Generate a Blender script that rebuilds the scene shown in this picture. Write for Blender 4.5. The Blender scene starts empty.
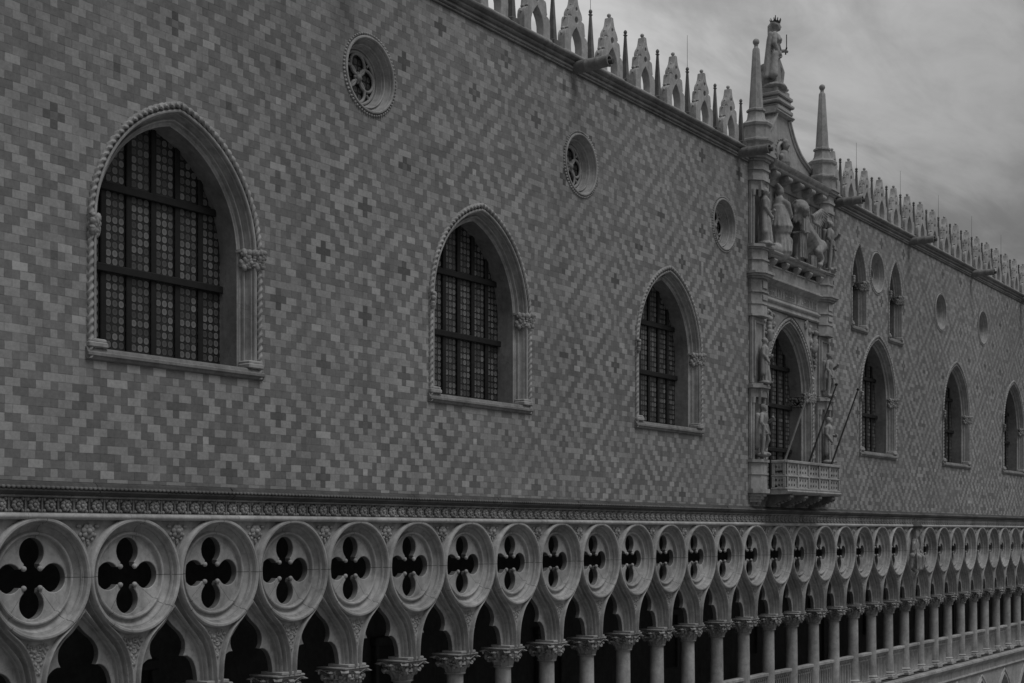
import bpy, bmesh, math, random
from mathutils import Vector, Matrix
from math import sin, cos, pi, sqrt, atan2, radians

random.seed(7)
SC = bpy.context.scene
COL = SC.collection

# ------------------------------------------------------------------ camera
S = 2.1                       # loggia bay
F, VPX, HY = 1422.0, 1468.0, 532.0
TH = math.atan((VPX - 512.0) / F)
D = 20.285                    # camera distance from the facade
cam_d = bpy.data.cameras.new('camera')
cam = bpy.data.objects.new('camera', cam_d)
COL.objects.link(cam)
cam.location = (0, -D, 0)     # eye level is z = 0, ground at z = -14.5
cam.rotation_euler = (radians(90), 0, TH - radians(90))
cam_d.sensor_width = 36.0
cam_d.lens = 36.0 * F / 1024.0
cam_d.shift_y = (HY - 341.5) / 1024.0
cam_d.clip_start = 0.1
cam_d.clip_end = 5000
SC.camera = cam

# ------------------------------------------------------------------ light
SUN_EL, SUN_AZ = radians(52), radians(205)
w = bpy.data.worlds.new('World')
SC.world = w
w.use_nodes = True
wn = w.node_tree
wn.nodes.clear()


def nd(nt, typ, **kw):
    n = nt.nodes.new(typ)
    for k, v in kw.items():
        setattr(n, k, v)
    return n


def setin(nt, sock, v):
    if v is None:
        return
    if isinstance(v, bpy.types.NodeSocket):
        nt.links.new(v, sock)
    else:
        sock.default_value = v


def M(nt, op, a, b=None, c=None, clamp=False):
    n = nt.nodes.new('ShaderNodeMath')
    n.operation = op
    n.use_clamp = clamp
    setin(nt, n.inputs[0], a)
    setin(nt, n.inputs[1], b)
    setin(nt, n.inputs[2], c)
    return n.outputs[0]


def noise(nt, vec, scale, detail=4.0, rough=0.55, dist=0.0):
    n = nt.nodes.new('ShaderNodeTexNoise')
    setin(nt, n.inputs['Vector'], vec)
    n.inputs['Scale'].default_value = scale
    n.inputs['Detail'].default_value = detail
    n.inputs['Roughness'].default_value = rough
    n.inputs['Distortion'].default_value = dist
    return n.outputs[0]


def maprange(nt, v, a, b, c, d, smooth=False):
    n = nt.nodes.new('ShaderNodeMapRange')
    if smooth:
        n.interpolation_type = 'SMOOTHSTEP'
    setin(nt, n.inputs[0], v)
    for i, x in enumerate((a, b, c, d)):
        setin(nt, n.inputs[i + 1], x)
    return n.outputs[0]


def mapping(nt, vec, scale=(1, 1, 1), rot=(0, 0, 0), loc=(0, 0, 0)):
    n = nt.nodes.new('ShaderNodeMapping')
    nt.links.new(vec, n.inputs['Vector'])
    n.inputs['Scale'].default_value = scale
    n.inputs['Rotation'].default_value = rot
    n.inputs['Location'].default_value = loc
    return n.outputs[0]


sky = nd(wn, 'ShaderNodeTexSky', sky_type='NISHITA')
sky.sun_disc = False
sky.sun_elevation = SUN_EL
sky.sun_rotation = SUN_AZ
sky.dust_density = 4.0
bw = wn.nodes.new('ShaderNodeRGBToBW')
wn.links.new(sky.outputs[0], bw.inputs[0])
tc = wn.nodes.new('ShaderNodeTexCoord')
gen = tc.outputs['Generated']
sepw = wn.nodes.new('ShaderNodeSeparateXYZ')
wn.links.new(gen, sepw.inputs[0])
zc = M(wn, 'MAXIMUM', sepw.outputs[2], 0.0)
# flat cloud deck projection
den = M(wn, 'ADD', zc, 0.12)
cx_ = M(wn, 'DIVIDE', sepw.outputs[0], den)
cy_ = M(wn, 'DIVIDE', sepw.outputs[1], den)
cmb = wn.nodes.new('ShaderNodeCombineXYZ')
wn.links.new(cx_, cmb.inputs[0])
wn.links.new(cy_, cmb.inputs[1])
c1 = noise(wn, mapping(wn, cmb.outputs[0], (1.1, 2.2, 1), rot=(0, 0, 0.5), loc=(3.3, 1.2, 0)), 1.0, 7, 0.58, 0.5)
c2 = noise(wn, mapping(wn, cmb.outputs[0], (0.5, 0.95, 1), rot=(0, 0, 0.5), loc=(1.7, 4.1, 0)), 1.0, 3, 0.5, 0.3)
c3 = noise(wn, mapping(wn, cmb.outputs[0], (3.0, 7.5, 1), rot=(0, 0, 0.5), loc=(0.4, 2.2, 0)), 1.0, 6, 0.6, 0.6)
cl = M(wn, 'ADD', M(wn, 'ADD', M(wn, 'MULTIPLY', c1, 0.50), M(wn, 'MULTIPLY', c2, 0.45)), M(wn, 'MULTIPLY', c3, 0.20))
cl = maprange(wn, cl, 0.48, 0.68, 0.66, 1.28, True)
grad = maprange(wn, zc, 0.02, 0.34, 0.42, 1.12)
grad2 = maprange(wn, zc, 0.36, 1.0, 0.0, -0.1)
back = maprange(wn, sepw.outputs[1], 0.10, 0.50, 0.60, 1.0, True)
grad = M(wn, 'ADD', grad, grad2)
cloud = M(wn, 'MULTIPLY', M(wn, 'MULTIPLY', M(wn, 'MULTIPLY', cl, back), grad), 4.9)
val = M(wn, 'ADD', M(wn, 'MULTIPLY', cloud, 0.9), M(wn, 'MULTIPLY', bw.outputs[0], 0.1))
bg = wn.nodes.new('ShaderNodeBackground')
wn.links.new(val, bg.inputs[0])
bg.inputs[1].default_value = 0.085
wo = wn.nodes.new('ShaderNodeOutputWorld')
wn.links.new(bg.outputs[0], wo.inputs[0])

sd = bpy.data.lights.new('sun', 'SUN')
sd.energy = 1.35
sd.angle = radians(28)
sd.color = (1, 1, 1)
sun = bpy.data.objects.new('sun', sd)
COL.objects.link(sun)
# light comes from high up in front of the facade, almost square to it
sdir = Vector((0.02, 0.50, -0.95)).normalized()
sun.rotation_euler = sdir.to_track_quat('-Z', 'Y').to_euler()
sun.location = (0, -30, 60)
vec = -sdir
sky.sun_elevation = math.asin(vec.z)
sky.sun_rotation = math.atan2(vec.x, vec.y)

SC.view_settings.view_transform = 'Standard'
SC.view_settings.look = 'None'
SC.view_settings.exposure = 0.08
SC.view_settings.gamma = 1.0
SC.view_settings.use_curve_mapping = False

# ------------------------------------------------------------------ materials


def new_mat(name, rough=0.85, spec=0.25):
    m = bpy.data.materials.new(name)
    m.use_nodes = True
    nt = m.node_tree
    b = nt.nodes['Principled BSDF']
    b.inputs['Roughness'].default_value = rough
    b.inputs['Specular IOR Level'].default_value = spec
    return m, nt, b


def grey(nt, v):
    n = nt.nodes.new('ShaderNodeCombineXYZ')
    for i in range(3):
        setin(nt, n.inputs[i], v)
    return n.outputs[0]


def bump(nt, b, h, strength=0.3, dist=0.02):
    n = nt.nodes.new('ShaderNodeBump')
    n.inputs['Strength'].default_value = strength
    n.inputs['Distance'].default_value = dist
    nt.links.new(h, n.inputs['Height'])
    nt.links.new(n.outputs[0], b.inputs['Normal'])


def stone_mat(name, base, var=0.35, streak=0.35, bumpd=0.012, rough=0.85, crack=True):
    m, nt, b = new_mat(name, rough)
    g = nt.nodes.new('ShaderNodeNewGeometry')
    pos = g.outputs['Position']
    n1 = noise(nt, pos, 0.9, 6, 0.6)
    n2 = noise(nt, pos, 7.0, 5, 0.65)
    n3 = noise(nt, mapping(nt, pos, (3.0, 3.0, 0.35)), 1.6, 5, 0.6)
    v = maprange(nt, n1, 0.3, 0.72, 1 - var, 1 + var * 0.5)
    v = M(nt, 'MULTIPLY', v, maprange(nt, n2, 0.3, 0.75, 0.78, 1.18))
    v = M(nt, 'MULTIPLY', v, maprange(nt, n3, 0.5, 0.78, 1.0, 1 - streak))
    if crack:
        vo = nt.nodes.new('ShaderNodeTexVoronoi')
        vo.feature = 'DISTANCE_TO_EDGE'
        wv = nt.nodes.new('ShaderNodeVectorMath')
        wv.operation = 'ADD'
        nt.links.new(pos, wv.inputs[0])
        nn = nt.nodes.new('ShaderNodeTexNoise')
        nn.inputs['Scale'].default_value = 2.5
        nt.links.new(pos, nn.inputs['Vector'])
        nt.links.new(nn.outputs['Color'], wv.inputs[1])
        nt.links.new(wv.outputs[0], vo.inputs['Vector'])
        vo.inputs['Scale'].default_value = 0.8
        ck = maprange(nt, vo.outputs['Distance'], 0.0, 0.012, 0.8, 1.0)
        v = M(nt, 'MULTIPLY', v, ck)
    v = M(nt, 'MULTIPLY', v, base)
    nt.links.new(grey(nt, v), b.inputs['Base Color'])
    hb = M(nt, 'ADD', n2, M(nt, 'MULTIPLY', noise(nt, pos, 30, 3, 0.6), 0.5))
    bump(nt, b, hb, 0.5, bumpd)
    return m


STONE = stone_mat('istrian_stone', 0.35)
STONE_L = stone_mat('pale_istrian_stone', 0.40, 0.28, 0.3)
STONE_T = stone_mat('weathered_tracery_stone', 0.36, 0.38, 0.3)
STONE_K = stone_mat('grey_cornice_stone', 0.22, 0.4, 0.35)
STONE_V = stone_mat('shade_toned_reveal_stone', 0.23, 0.35, 0.3)  # darker than the surround stone: the reveal's shade is put into the colour
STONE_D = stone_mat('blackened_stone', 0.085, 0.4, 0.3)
STONE_C = stone_mat('sooty_stone_and_recess_shade', 0.17, 0.45, 0.35)  # soot on cornices; on the tracery piercings it is painted-in shade
STATUE = stone_mat('carved_statue_stone', 0.33, 0.45, 0.45, 0.02, crack=False)
CARVE = stone_mat('carved_relief_stone', 0.31, 0.45, 0.35, 0.03, crack=False)
IRON = stone_mat('dark_iron', 0.02, 0.3, 0.2, 0.004, 0.6, crack=False)
WOOD = stone_mat('dark_painted_wood', 0.018, 0.3, 0.2, 0.004, 0.6, crack=False)
POLE = stone_mat('weathered_pole_wood', 0.34, 0.3, 0.2, 0.004, 0.6, crack=False)
POLE_D = stone_mat('darker_pole_wood', 0.07, 0.3, 0.2, 0.004, 0.6, crack=False)
BRASS = stone_mat('dull_brass', 0.45, 0.2, 0.1, 0.002, 0.35, crack=False)
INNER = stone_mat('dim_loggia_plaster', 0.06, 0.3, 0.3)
PAVE = stone_mat('trachyte_paving', 0.22, 0.3, 0.1)
LEADROOF = stone_mat('lead_roof', 0.13, 0.25, 0.3)


def wall_mat():
    m, nt, b = new_mat('diapered_marble_wall', 0.8, 0.3)
    g = nt.nodes.new('ShaderNodeNewGeometry')
    pos = g.outputs['Position']
    sx = nt.nodes.new('ShaderNodeSeparateXYZ')
    nt.links.new(pos, sx.inputs[0])
    # slight waviness of the courses
    wob = M(nt, 'MULTIPLY', M(nt, 'SUBTRACT', noise(nt, pos, 0.25, 2), 0.5), 0.12)
    u = M(nt, 'DIVIDE', M(nt, 'SUBTRACT', M(nt, 'ADD', sx.outputs[0], wob), 20.16), 2.786 / 18)
    v = M(nt, 'DIVIDE', M(nt, 'SUBTRACT', sx.outputs[2], 1.17), 2.41 / 16)
    uu, vv = M(nt, 'ADD', u, 0.5), M(nt, 'ADD', v, 0.5)
    U, Rr = M(nt, 'FLOOR', uu), M(nt, 'FLOOR', vv)
    fu, fv = M(nt, 'FRACT', uu), M(nt, 'FRACT', vv)

    def lat(ou, orr):
        kx = M(nt, 'ROUND', M(nt, 'DIVIDE', M(nt, 'SUBTRACT', U, ou - 0.01), 18.0))
        kz = M(nt, 'ROUND', M(nt, 'DIVIDE', M(nt, 'SUBTRACT', Rr, orr - 0.01), 16.0))
        du = M(nt, 'SUBTRACT', M(nt, 'SUBTRACT', U, ou), M(nt, 'MULTIPLY', kx, 18.0))
        dr = M(nt, 'SUBTRACT', M(nt, 'SUBTRACT', Rr, orr), M(nt, 'MULTIPLY', kz, 16.0))
        return kx, kz, du, dr

    kx1, kz1, du1, dr1 = lat(0, 0)
    kx2, kz2, du2, dr2 = lat(9, 8)
    ab = lambda s: M(nt, 'ABSOLUTE', s)
    m1 = M(nt, 'ADD', ab(du1), ab(dr1))
    m2 = M(nt, 'ADD', ab(du2), ab(dr2))
    sel = M(nt, 'LESS_THAN', m2, m1)

    def pick(a, c):
        n = nt.nodes.new('ShaderNodeMix')
        n.data_type = 'FLOAT'
        setin(nt, n.inputs[0], sel)
        setin(nt, n.inputs[2], a)
        setin(nt, n.inputs[3], c)
        return n.outputs[0]
    mm = M(nt, 'MINIMUM', m1, m2)
    du, dr = pick(du1, du2), pick(dr1, dr2)
    kx = pick(kx1, M(nt, 'ADD', kx2, 0.5))
    kz = pick(kz1, M(nt, 'ADD', kz2, 0.5))
    ring = M(nt, 'FLOOR', M(nt, 'DIVIDE', M(nt, 'ADD', mm, 0.01), 2.0))
    odd = M(nt, 'MODULO', ring, 2.0)          # 1 = light ring
    rodd = M(nt, 'MODULO', M(nt, 'ADD', ab(dr), 0.01), 2.0)
    rodd = M(nt, 'GREATER_THAN', rodd, 0.9)
    far = M(nt, 'GREATER_THAN', ab(du), 1.5)
    keep = M(nt, 'MAXIMUM', rodd, far)
    sg = M(nt, 'MULTIPLY', M(nt, 'SIGN', du), keep)

    def wn3(a, c, e):
        cb = nt.nodes.new('ShaderNodeCombineXYZ')
        setin(nt, cb.inputs[0], a)
        setin(nt, cb.inputs[1], c)
        setin(nt, cb.inputs[2], e)
        n = nt.nodes.new('ShaderNodeTexWhiteNoise')
        n.noise_dimensions = '3D'
        nt.links.new(cb.outputs[0], n.inputs['Vector'])
        return n.outputs['Value'], n.outputs['Color']
    key = M(nt, 'ADD', M(nt, 'MULTIPLY', kx, 37.0), M(nt, 'ADD', M(nt, 'MULTIPLY', sg, 5.3), M(nt, 'MULTIPLY', ring, 1.7)))
    rnd, rcol = wn3(key, M(nt, 'ADD', Rr, 0.37), 0.5)
    sc_ = nt.nodes.new('ShaderNodeSeparateXYZ')
    nt.links.new(rcol, sc_.inputs[0])
    crnd, ccol = wn3(M(nt, 'ADD', kx, 0.21), M(nt, 'ADD', kz, 0.43), 3.5)
    # swap a few stones (repairs)
    swap = M(nt, 'GREATER_THAN', sc_.outputs[1], 0.93)
    lt = M(nt, 'ABSOLUTE', M(nt, 'SUBTRACT', odd, swap))
    # zones where the marble has greyed and the contrast has faded
    fade = maprange(nt, noise(nt, pos, 0.28, 4, 0.55), 0.36, 0.66, 1.0, 0.58)
    hgt = maprange(nt, sx.outputs[2], 5.5, 11.5, 1.0, 0.74)
    ct = M(nt, 'MULTIPLY', fade, hgt)
    base = M(nt, 'ADD', 0.226, M(nt, 'MULTIPLY', M(nt, 'MULTIPLY', M(nt, 'SUBTRACT', lt, 0.5), 0.14), ct))
    # central cross
    ring0 = M(nt, 'LESS_THAN', ring, 0.5)
    centre = M(nt, 'LESS_THAN', mm, 0.5)
    kind = crnd
    full = M(nt, 'LESS_THAN', kind, 0.55)          # dark cross
    single = M(nt, 'GREATER_THAN', kind, 0.80)     # only the centre stone dark
    palectr = M(nt, 'LESS_THAN', kind, 0.2)        # dark cross with pale heart
    dark = M(nt, 'MULTIPLY', ring0, full)
    dark = M(nt, 'SUBTRACT', dark, M(nt, 'MULTIPLY', M(nt, 'MULTIPLY', centre, palectr), 0.6))
    dark = M(nt, 'MAXIMUM', dark, M(nt, 'MULTIPLY', centre, single))
    dark = M(nt, 'MULTIPLY', dark, maprange(nt, sx.outputs[2], 2.5, 8.5, 0.75, 1.35))
    base = M(nt, 'MULTIPLY', base, M(nt, 'SUBTRACT', 1.0, M(nt, 'MULTIPLY', dark, 0.32)))
    # stone to stone variation
    base = M(nt, 'MULTIPLY', base, maprange(nt, sc_.outputs[0], 0, 1, 0.87, 1.14))
    hot = M(nt, 'GREATER_THAN', sc_.outputs[2], 0.955)
    base = M(nt, 'MULTIPLY', base, M(nt, 'ADD', 1.0, M(nt, 'MULTIPLY', hot, 0.22)))
    # stains, veining
    big = maprange(nt, noise(nt, pos, 0.12, 5, 0.6), 0.3, 0.7, 0.80, 1.14)
    mid = maprange(nt, noise(nt, pos, 1.4, 5, 0.65), 0.3, 0.72, 0.86, 1.12)
    fine = maprange(nt, noise(nt, pos, 14, 5, 0.7), 0.3, 0.75, 0.80, 1.18)
    stk = maprange(nt, noise(nt, mapping(nt, pos, (2.2, 1, 0.12)), 1.0, 5, 0.6), 0.52, 0.8, 1.0, 0.80)
    for q in (big, mid, fine, stk):
        base = M(nt, 'MULTIPLY', base, q)
    # joints
    e = 0.045
    rowj = M(nt, 'LESS_THAN', M(nt, 'MINIMUM', fv, M(nt, 'SUBTRACT', 1.0, fv)), e)
    even = M(nt, 'LESS_THAN', M(nt, 'MODULO', M(nt, 'ADD', mm, 0.01), 2.0), 0.5)
    pos_side = M(nt, 'GREATER_THAN', du, 0.0)
    # distance to the edge facing the pattern centre
    inner = nt.nodes.new('ShaderNodeMix')
    inner.data_type = 'FLOAT'
    setin(nt, inner.inputs[0], pos_side)
    setin(nt, inner.inputs[2], M(nt, 'SUBTRACT', 1.0, fu))
    setin(nt, inner.inputs[3], fu)
    ein = inner.outputs[0]
    eout = M(nt, 'SUBTRACT', 1.0, ein)
    edg = nt.nodes.new('ShaderNodeMix')
    edg.data_type = 'FLOAT'
    setin(nt, edg.inputs[0], even)
    setin(nt, edg.inputs[2], eout)
    setin(nt, edg.inputs[3], ein)
    colj = M(nt, 'MULTIPLY', M(nt, 'LESS_THAN', edg.outputs[0], e), keep)
    jt = M(nt, 'MAXIMUM', rowj, colj)
    jt = M(nt, 'MULTIPLY', jt, maprange(nt, noise(nt, pos, 3.0, 3), 0.35, 0.65, 0.15, 1.0))
    base = M(nt, 'MULTIPLY', base, M(nt, 'SUBTRACT', 1.0, M(nt, 'MULTIPLY', jt, 0.42)))
    nt.links.new(grey(nt, base), b.inputs['Base Color'])
    hh = M(nt, 'ADD', M(nt, 'MULTIPLY', rnd, 0.35), M(nt, 'MULTIPLY', fine, 0.6))
    hh = M(nt, 'SUBTRACT', hh, M(nt, 'MULTIPLY', jt, 0.5))
    bump(nt, b, hh, 0.35, 0.012)
    return m


WALL = wall_mat()


def glass_mat():
    m, nt, b = new_mat('leaded_bottle_glass', 0.4, 0.4)
    t = nt.nodes.new('ShaderNodeTexCoord')
    sx = nt.nodes.new('ShaderNodeSeparateXYZ')
    nt.links.new(t.outputs['Object'], sx.inputs[0])
    p = 0.61 / 4
    U = M(nt, 'ADD', M(nt, 'DIVIDE', sx.outputs[0], p), 0.5)
    V = M(nt, 'DIVIDE', sx.outputs[2], p * 1.02)
    fu = M(nt, 'SUBTRACT', M(nt, 'FRACT', U), 0.5)
    fv = M(nt, 'SUBTRACT', M(nt, 'FRACT', V), 0.5)
    p4 = lambda q: M(nt, 'POWER', M(nt, 'ABSOLUTE', q), 2.4)
    d = M(nt, 'POWER', M(nt, 'ADD', p4(fu), p4(fv)), 1.0 / 2.4)
    cb = nt.nodes.new('ShaderNodeCombineXYZ')
    nt.links.new(M(nt, 'FLOOR', U), cb.inputs[0])
    nt.links.new(M(nt, 'FLOOR', V), cb.inputs[1])
    w3 = nt.nodes.new('ShaderNodeTexWhiteNoise')
    nt.links.new(cb.outputs[0], w3.inputs['Vector'])
    disc = M(nt, 'LESS_THAN', d, 0.40)
    rim = M(nt, 'MULTIPLY', M(nt, 'GREATER_THAN', d, 0.40), M(nt, 'LESS_THAN', d, 0.47))
    bull = maprange(nt, d, 0.0, 0.40, 0.75, 1.2)
    tone = M(nt, 'MULTIPLY', maprange(nt, w3.outputs['Value'], 0, 1, 0.05, 0.165), bull)
    val = M(nt, 'ADD', M(nt, 'MULTIPLY', disc, tone), M(nt, 'MULTIPLY', M(nt, 'SUBTRACT', 1.0, disc), 0.02))
    val = M(nt, 'MULTIPLY', val, M(nt, 'SUBTRACT', 1.0, M(nt, 'MULTIPLY', rim, 0.85)))
    nt.links.new(grey(nt, val), b.inputs['Base Color'])
    hb = M(nt, 'ADD', M(nt, 'MULTIPLY', w3.outputs['Value'], 0.4), M(nt, 'MULTIPLY', d, disc))
    bump(nt, b, hb, 0.5, 0.02)
    return m


GLASS = glass_mat()

# ------------------------------------------------------------------ mesh helpers
WLOC = {}


def mesh_from(name, verts, faces, mat, smooth=40):
    me = bpy.data.meshes.new(name)
    me.from_pydata([tuple(v) for v in verts], [], faces)
    me.validate()
    bm = bmesh.new()
    bm.from_mesh(me)
    bmesh.ops.recalc_face_normals(bm, faces=bm.faces)
    bm.to_mesh(me)
    bm.free()
    me.materials.append(mat)
    if smooth:
        me.polygons.foreach_set('use_smooth', [True] * len(me.polygons))
        me.set_sharp_from_angle(angle=radians(smooth))
    return me


def link(name, me, parent=None, loc=(0, 0, 0), rotz=0.0):
    """link a mesh; loc is a world position unless the parent is rotated"""
    o = bpy.data.objects.new(name, me)
    COL.objects.link(o)
    loc = Vector(loc)
    WLOC[o.name] = loc.copy()
    if parent is not None:
        o.parent = parent
        loc = loc - WLOC[parent.name]
    o.location = loc
    o.rotation_euler = (0, 0, rotz)
    return o


def empty(name, loc, parent=None):
    return link(name, None, parent, loc)


def tag(o, label=None, cat=None, group=None, kind=None):
    if label:
        o['label'] = label
    if cat:
        o['category'] = cat
    if group:
        o['group'] = group
    if kind:
        o['kind'] = kind
    return o


class MB:
    def __init__(s):
        s.v = []
        s.f = []

    def add(s, vs, fs):
        n = len(s.v)
        s.v += [Vector(p) for p in vs]
        s.f += [tuple(i + n for i in f) for f in fs]

    def box(s, x0, x1, y0, y1, z0, z1, ch=0.0):
        if ch <= 0:
            s.add([(x0, y0, z0), (x1, y0, z0), (x1, y1, z0), (x0, y1, z0), (x0, y0, z1), (x1, y0, z1), (x1, y1, z1), (x0, y1, z1)],
                  [(0, 3, 2, 1), (4, 5, 6, 7), (0, 1, 5, 4), (1, 2, 6, 5), (2, 3, 7, 6), (3, 0, 4, 7)])
            return
        c = ch
        prof = [(x0 + c, y0), (x1 - c, y0), (x1, y0 + c), (x1, y1 - c), (x1 - c, y1), (x0 + c, y1), (x0, y1 - c), (x0, y0 + c)]
        mx, my = (x0 + x1) / 2, (y0 + y1) / 2

        def ins(p):
            return (p[0] + (c if p[0] < mx else -c), p[1] + (c if p[1] < my else -c))
        rings = [[(*ins(p), z0) for p in prof], [(*p, z0 + c) for p in prof], [(*p, z1 - c) for p in prof], [(*ins(p), z1) for p in prof]]
        s.rings(rings, caps=True)

    def rings(s, rings, caps=False, closed=True, loop=False):
        n = len(rings[0])
        vs = [p for r in rings for p in r]
        fs = []
        m = len(rings)
        for i in range(m if loop else m - 1):
            j = (i + 1) % m
            for k in range(n if closed else n - 1):
                k2 = (k + 1) % n
                fs.append((i * n + k, i * n + k2, j * n + k2, j * n + k))
        if caps:
            fs.append(tuple(range(n - 1, -1, -1)))
            fs.append(tuple((m - 1) * n + k for k in range(n)))
        s.add(vs, fs)

    def sphere(s, c, r, nu=10, nv=6, sc=(1, 1, 1)):
        c = Vector(c)
        vs = [c + Vector((0, 0, -r * sc[2]))]
        for i in range(1, nv):
            a = -pi / 2 + pi * i / nv
            for k in range(nu):
                b = 2 * pi * k / nu
                vs.append(c + Vector((r * cos(a) * cos(b) * sc[0], r * cos(a) * sin(b) * sc[1], r * sin(a) * sc[2])))
        vs.append(c + Vector((0, 0, r * sc[2])))
        fs = []
        for k in range(nu):
            fs.append((0, 1 + (k + 1) % nu, 1 + k))
        for i in range(nv - 2):
            for k in range(nu):
                a = 1 + i * nu + k
                b = 1 + i * nu + (k + 1) % nu
                fs.append((a, b, b + nu, a + nu))
        L = len(vs) - 1
        o = 1 + (nv - 2) * nu
        for k in range(nu):
            fs.append((o + k, o + (k + 1) % nu, L))
        s.add(vs, fs)

    def tube(s, p0, r0, p1, r1, n=10, caps=True, hemi=False):
        p0, p1 = Vector(p0), Vector(p1)
        d = p1 - p0
        if d.length < 1e-6:
            s.sphere(p0, max(r0, r1), n, 8)
            return
        d.normalize()
        a = d.orthogonal().normalized()
        b = d.cross(a)
        rr = []

        def ring(c, r):
            return [c + (a * cos(2 * pi * k / n) + b * sin(2 * pi * k / n)) * r for k in range(n)]
        if hemi:
            for t in (80, 55, 28):
                rr.append(ring(p0 - d * r0 * sin(radians(t)), r0 * cos(radians(t))))
        rr.append(ring(p0, r0))
        rr.append(ring(p1, r1))
        if hemi:
            for t in (28, 55, 80):
                rr.append(ring(p1 + d * r1 * sin(radians(t)), r1 * cos(radians(t))))
        s.rings(rr, caps=caps)

    def lathe(s, prof, c=(0, 0, 0), n=24, axis='z', caps=False, a0=0.0, rot=0.0):
        c = Vector(c)
        rr = []
        for r, h in prof:
            ring = []
            for k in range(n):
                t = 2 * pi * k / n + rot
                if axis == 'z':
                    ring.append(c + Vector((r * cos(t), r * sin(t), h)))
                else:
                    ring.append(c + Vector((r * cos(t), h, r * sin(t))))
            rr.append(ring)
        s.rings(rr, caps=caps)

    def extrude_x(s, prof, x0, x1, closed=True):
        """profile of (y, z)"""
        s.rings([[(x0, y, z) for y, z in prof], [(x1, y, z) for y, z in prof]], caps=closed, closed=closed)

    def sweep(s, path, prof, closed=False):
        """path: list of (x,z); prof: list of (t,y), t measured to the left of the travel direction"""
        n = len(path)
        ring = []
        for i in range(n):
            p = Vector(path[i])
            if closed:
                a, b = Vector(path[(i - 1) % n]), Vector(path[(i + 1) % n])
                d0, d1 = (p - a), (b - p)
            else:
                d0 = p - Vector(path[i - 1]) if i > 0 else Vector(path[1]) - p
                d1 = Vector(path[i + 1]) - p if i < n - 1 else d0
            d0 = d0.normalized()
            d1 = d1.normalized()
            n0 = Vector((-d0.y, d0.x))
            n1 = Vector((-d1.y, d1.x))
            nn = n0 + n1
            if nn.length < 1e-6:
                nn = n0
            nn.normalize()
            k = 1.0 / max(0.35, nn.dot(n0))
            ring.append([(p.x + nn.x * t * k, y, p.y + nn.y * t * k) for t, y in prof])
        s.rings(ring, closed=False, loop=closed)

    def rope(s, path, r, pitch, y=0.0, lobes=3, amp=0.22, n=9, step=0.05, closed=False, inset=0.0):
        pts = [Vector((a, y, b)) for a, b in path]
        if closed:
            pts = pts + [pts[0]]
        L = [0.0]
        for a, b in zip(pts, pts[1:]):
            L.append(L[-1] + (b - a).length)
        T = L[-1]
        N = max(8, int(T / step))
        rr = []
        j = 0
        ux = None
        for i in range(N + (0 if closed else 1)):
            t = T * i / N
            while j < len(L) - 2 and L[j + 1] < t:
                j += 1
            a, b = pts[j], pts[j + 1]
            f = (t - L[j]) / max(1e-9, L[j + 1] - L[j])
            c = a.lerp(b, f)
            d = (b - a).normalized()
            e1 = Vector((0, 1, 0))
            e2 = d.cross(e1).normalized()
            c = c + e2 * inset
            ph = 2 * pi * t / pitch / lobes
            rr.append([c + (e1 * cos(q) + e2 * sin(q)) * r * (1 + amp * cos(lobes * (q - ph))) for q in [2 * pi * k / n for k in range(n)]])
        s.rings(rr, loop=closed, caps=False)

    def mesh(s, name, mat, smooth=40):
        return mesh_from(name, s.v, s.f, mat, smooth)


def plate(name, loops, y0, y1, mat, bevel=0.0, smooth=35):
    """flat plate from 2D loops (x,z), first the outline then holes; spans y0..y1"""
    cu = bpy.data.curves.new(name + '_c', 'CURVE')
    cu.dimensions = '2D'
    cu.fill_mode = 'BOTH'
    cu.extrude = (y1 - y0) / 2 - bevel
    cu.bevel_depth = bevel
    cu.bevel_resolution = 0
    cu.offset = -bevel
    for lp in loops:
        sp = cu.splines.new('POLY')
        sp.points.add(len(lp) - 1)
        for p, q in zip(sp.points, lp):
            p.co = (q[0], q[1], 0, 1)
        sp.use_cyclic_u = True
    o = bpy.data.objects.new(name + '_c', cu)
    COL.objects.link(o)
    dg = bpy.context.evaluated_depsgraph_get()
    me = bpy.data.meshes.new_from_object(o.evaluated_get(dg))
    bpy.data.objects.remove(o)
    bpy.data.curves.remove(cu)
    ym = (y0 + y1) / 2
    me.transform(Matrix(((1, 0, 0, 0), (0, 0, -1, ym), (0, 1, 0, 0), (0, 0, 0, 1))))
    bm = bmesh.new()
    bm.from_mesh(me)
    bmesh.ops.remove_doubles(bm, verts=bm.verts, dist=1e-5)
    bmesh.ops.recalc_face_normals(bm, faces=bm.faces)
    bm.to_mesh(me)
    bm.free()
    me.name = name
    me.materials.clear()
    me.materials.append(mat)
    if smooth:
        me.polygons.foreach_set('use_smooth', [True] * len(me.polygons))
        me.set_sharp_from_angle(angle=radians(smooth))
    return me


def join_mesh(name, meshes, mat, smooth=40):
    bm = bmesh.new()
    for me in meshes:
        bm.from_mesh(me)
    out = bpy.data.meshes.new(name)
    bm.to_mesh(out)
    bm.free()
    out.materials.append(mat)
    out.polygons.foreach_set('material_index', [0] * len(out.polygons))
    if smooth:
        out.polygons.foreach_set('use_smooth', [True] * len(out.polygons))
        out.set_sharp_from_angle(angle=radians(smooth))
    return out


def catmull(pts, n):
    P = [Vector(p) for p in pts]
    P = [P[0] * 2 - P[1]] + P + [P[-1] * 2 - P[-2]]
    out = []
    segs = len(P) - 3
    for i in range(n + 1):
        t = segs * i / n
        k = min(int(t), segs - 1)
        f = t - k
        a, b, c, d = P[k:k + 4]
        out.append(0.5 * ((2 * b) + (c - a) * f + (2 * a - 5 * b + 4 * c - d) * f * f + (3 * b - a - 3 * c + d) * f ** 3))
    return out


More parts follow.
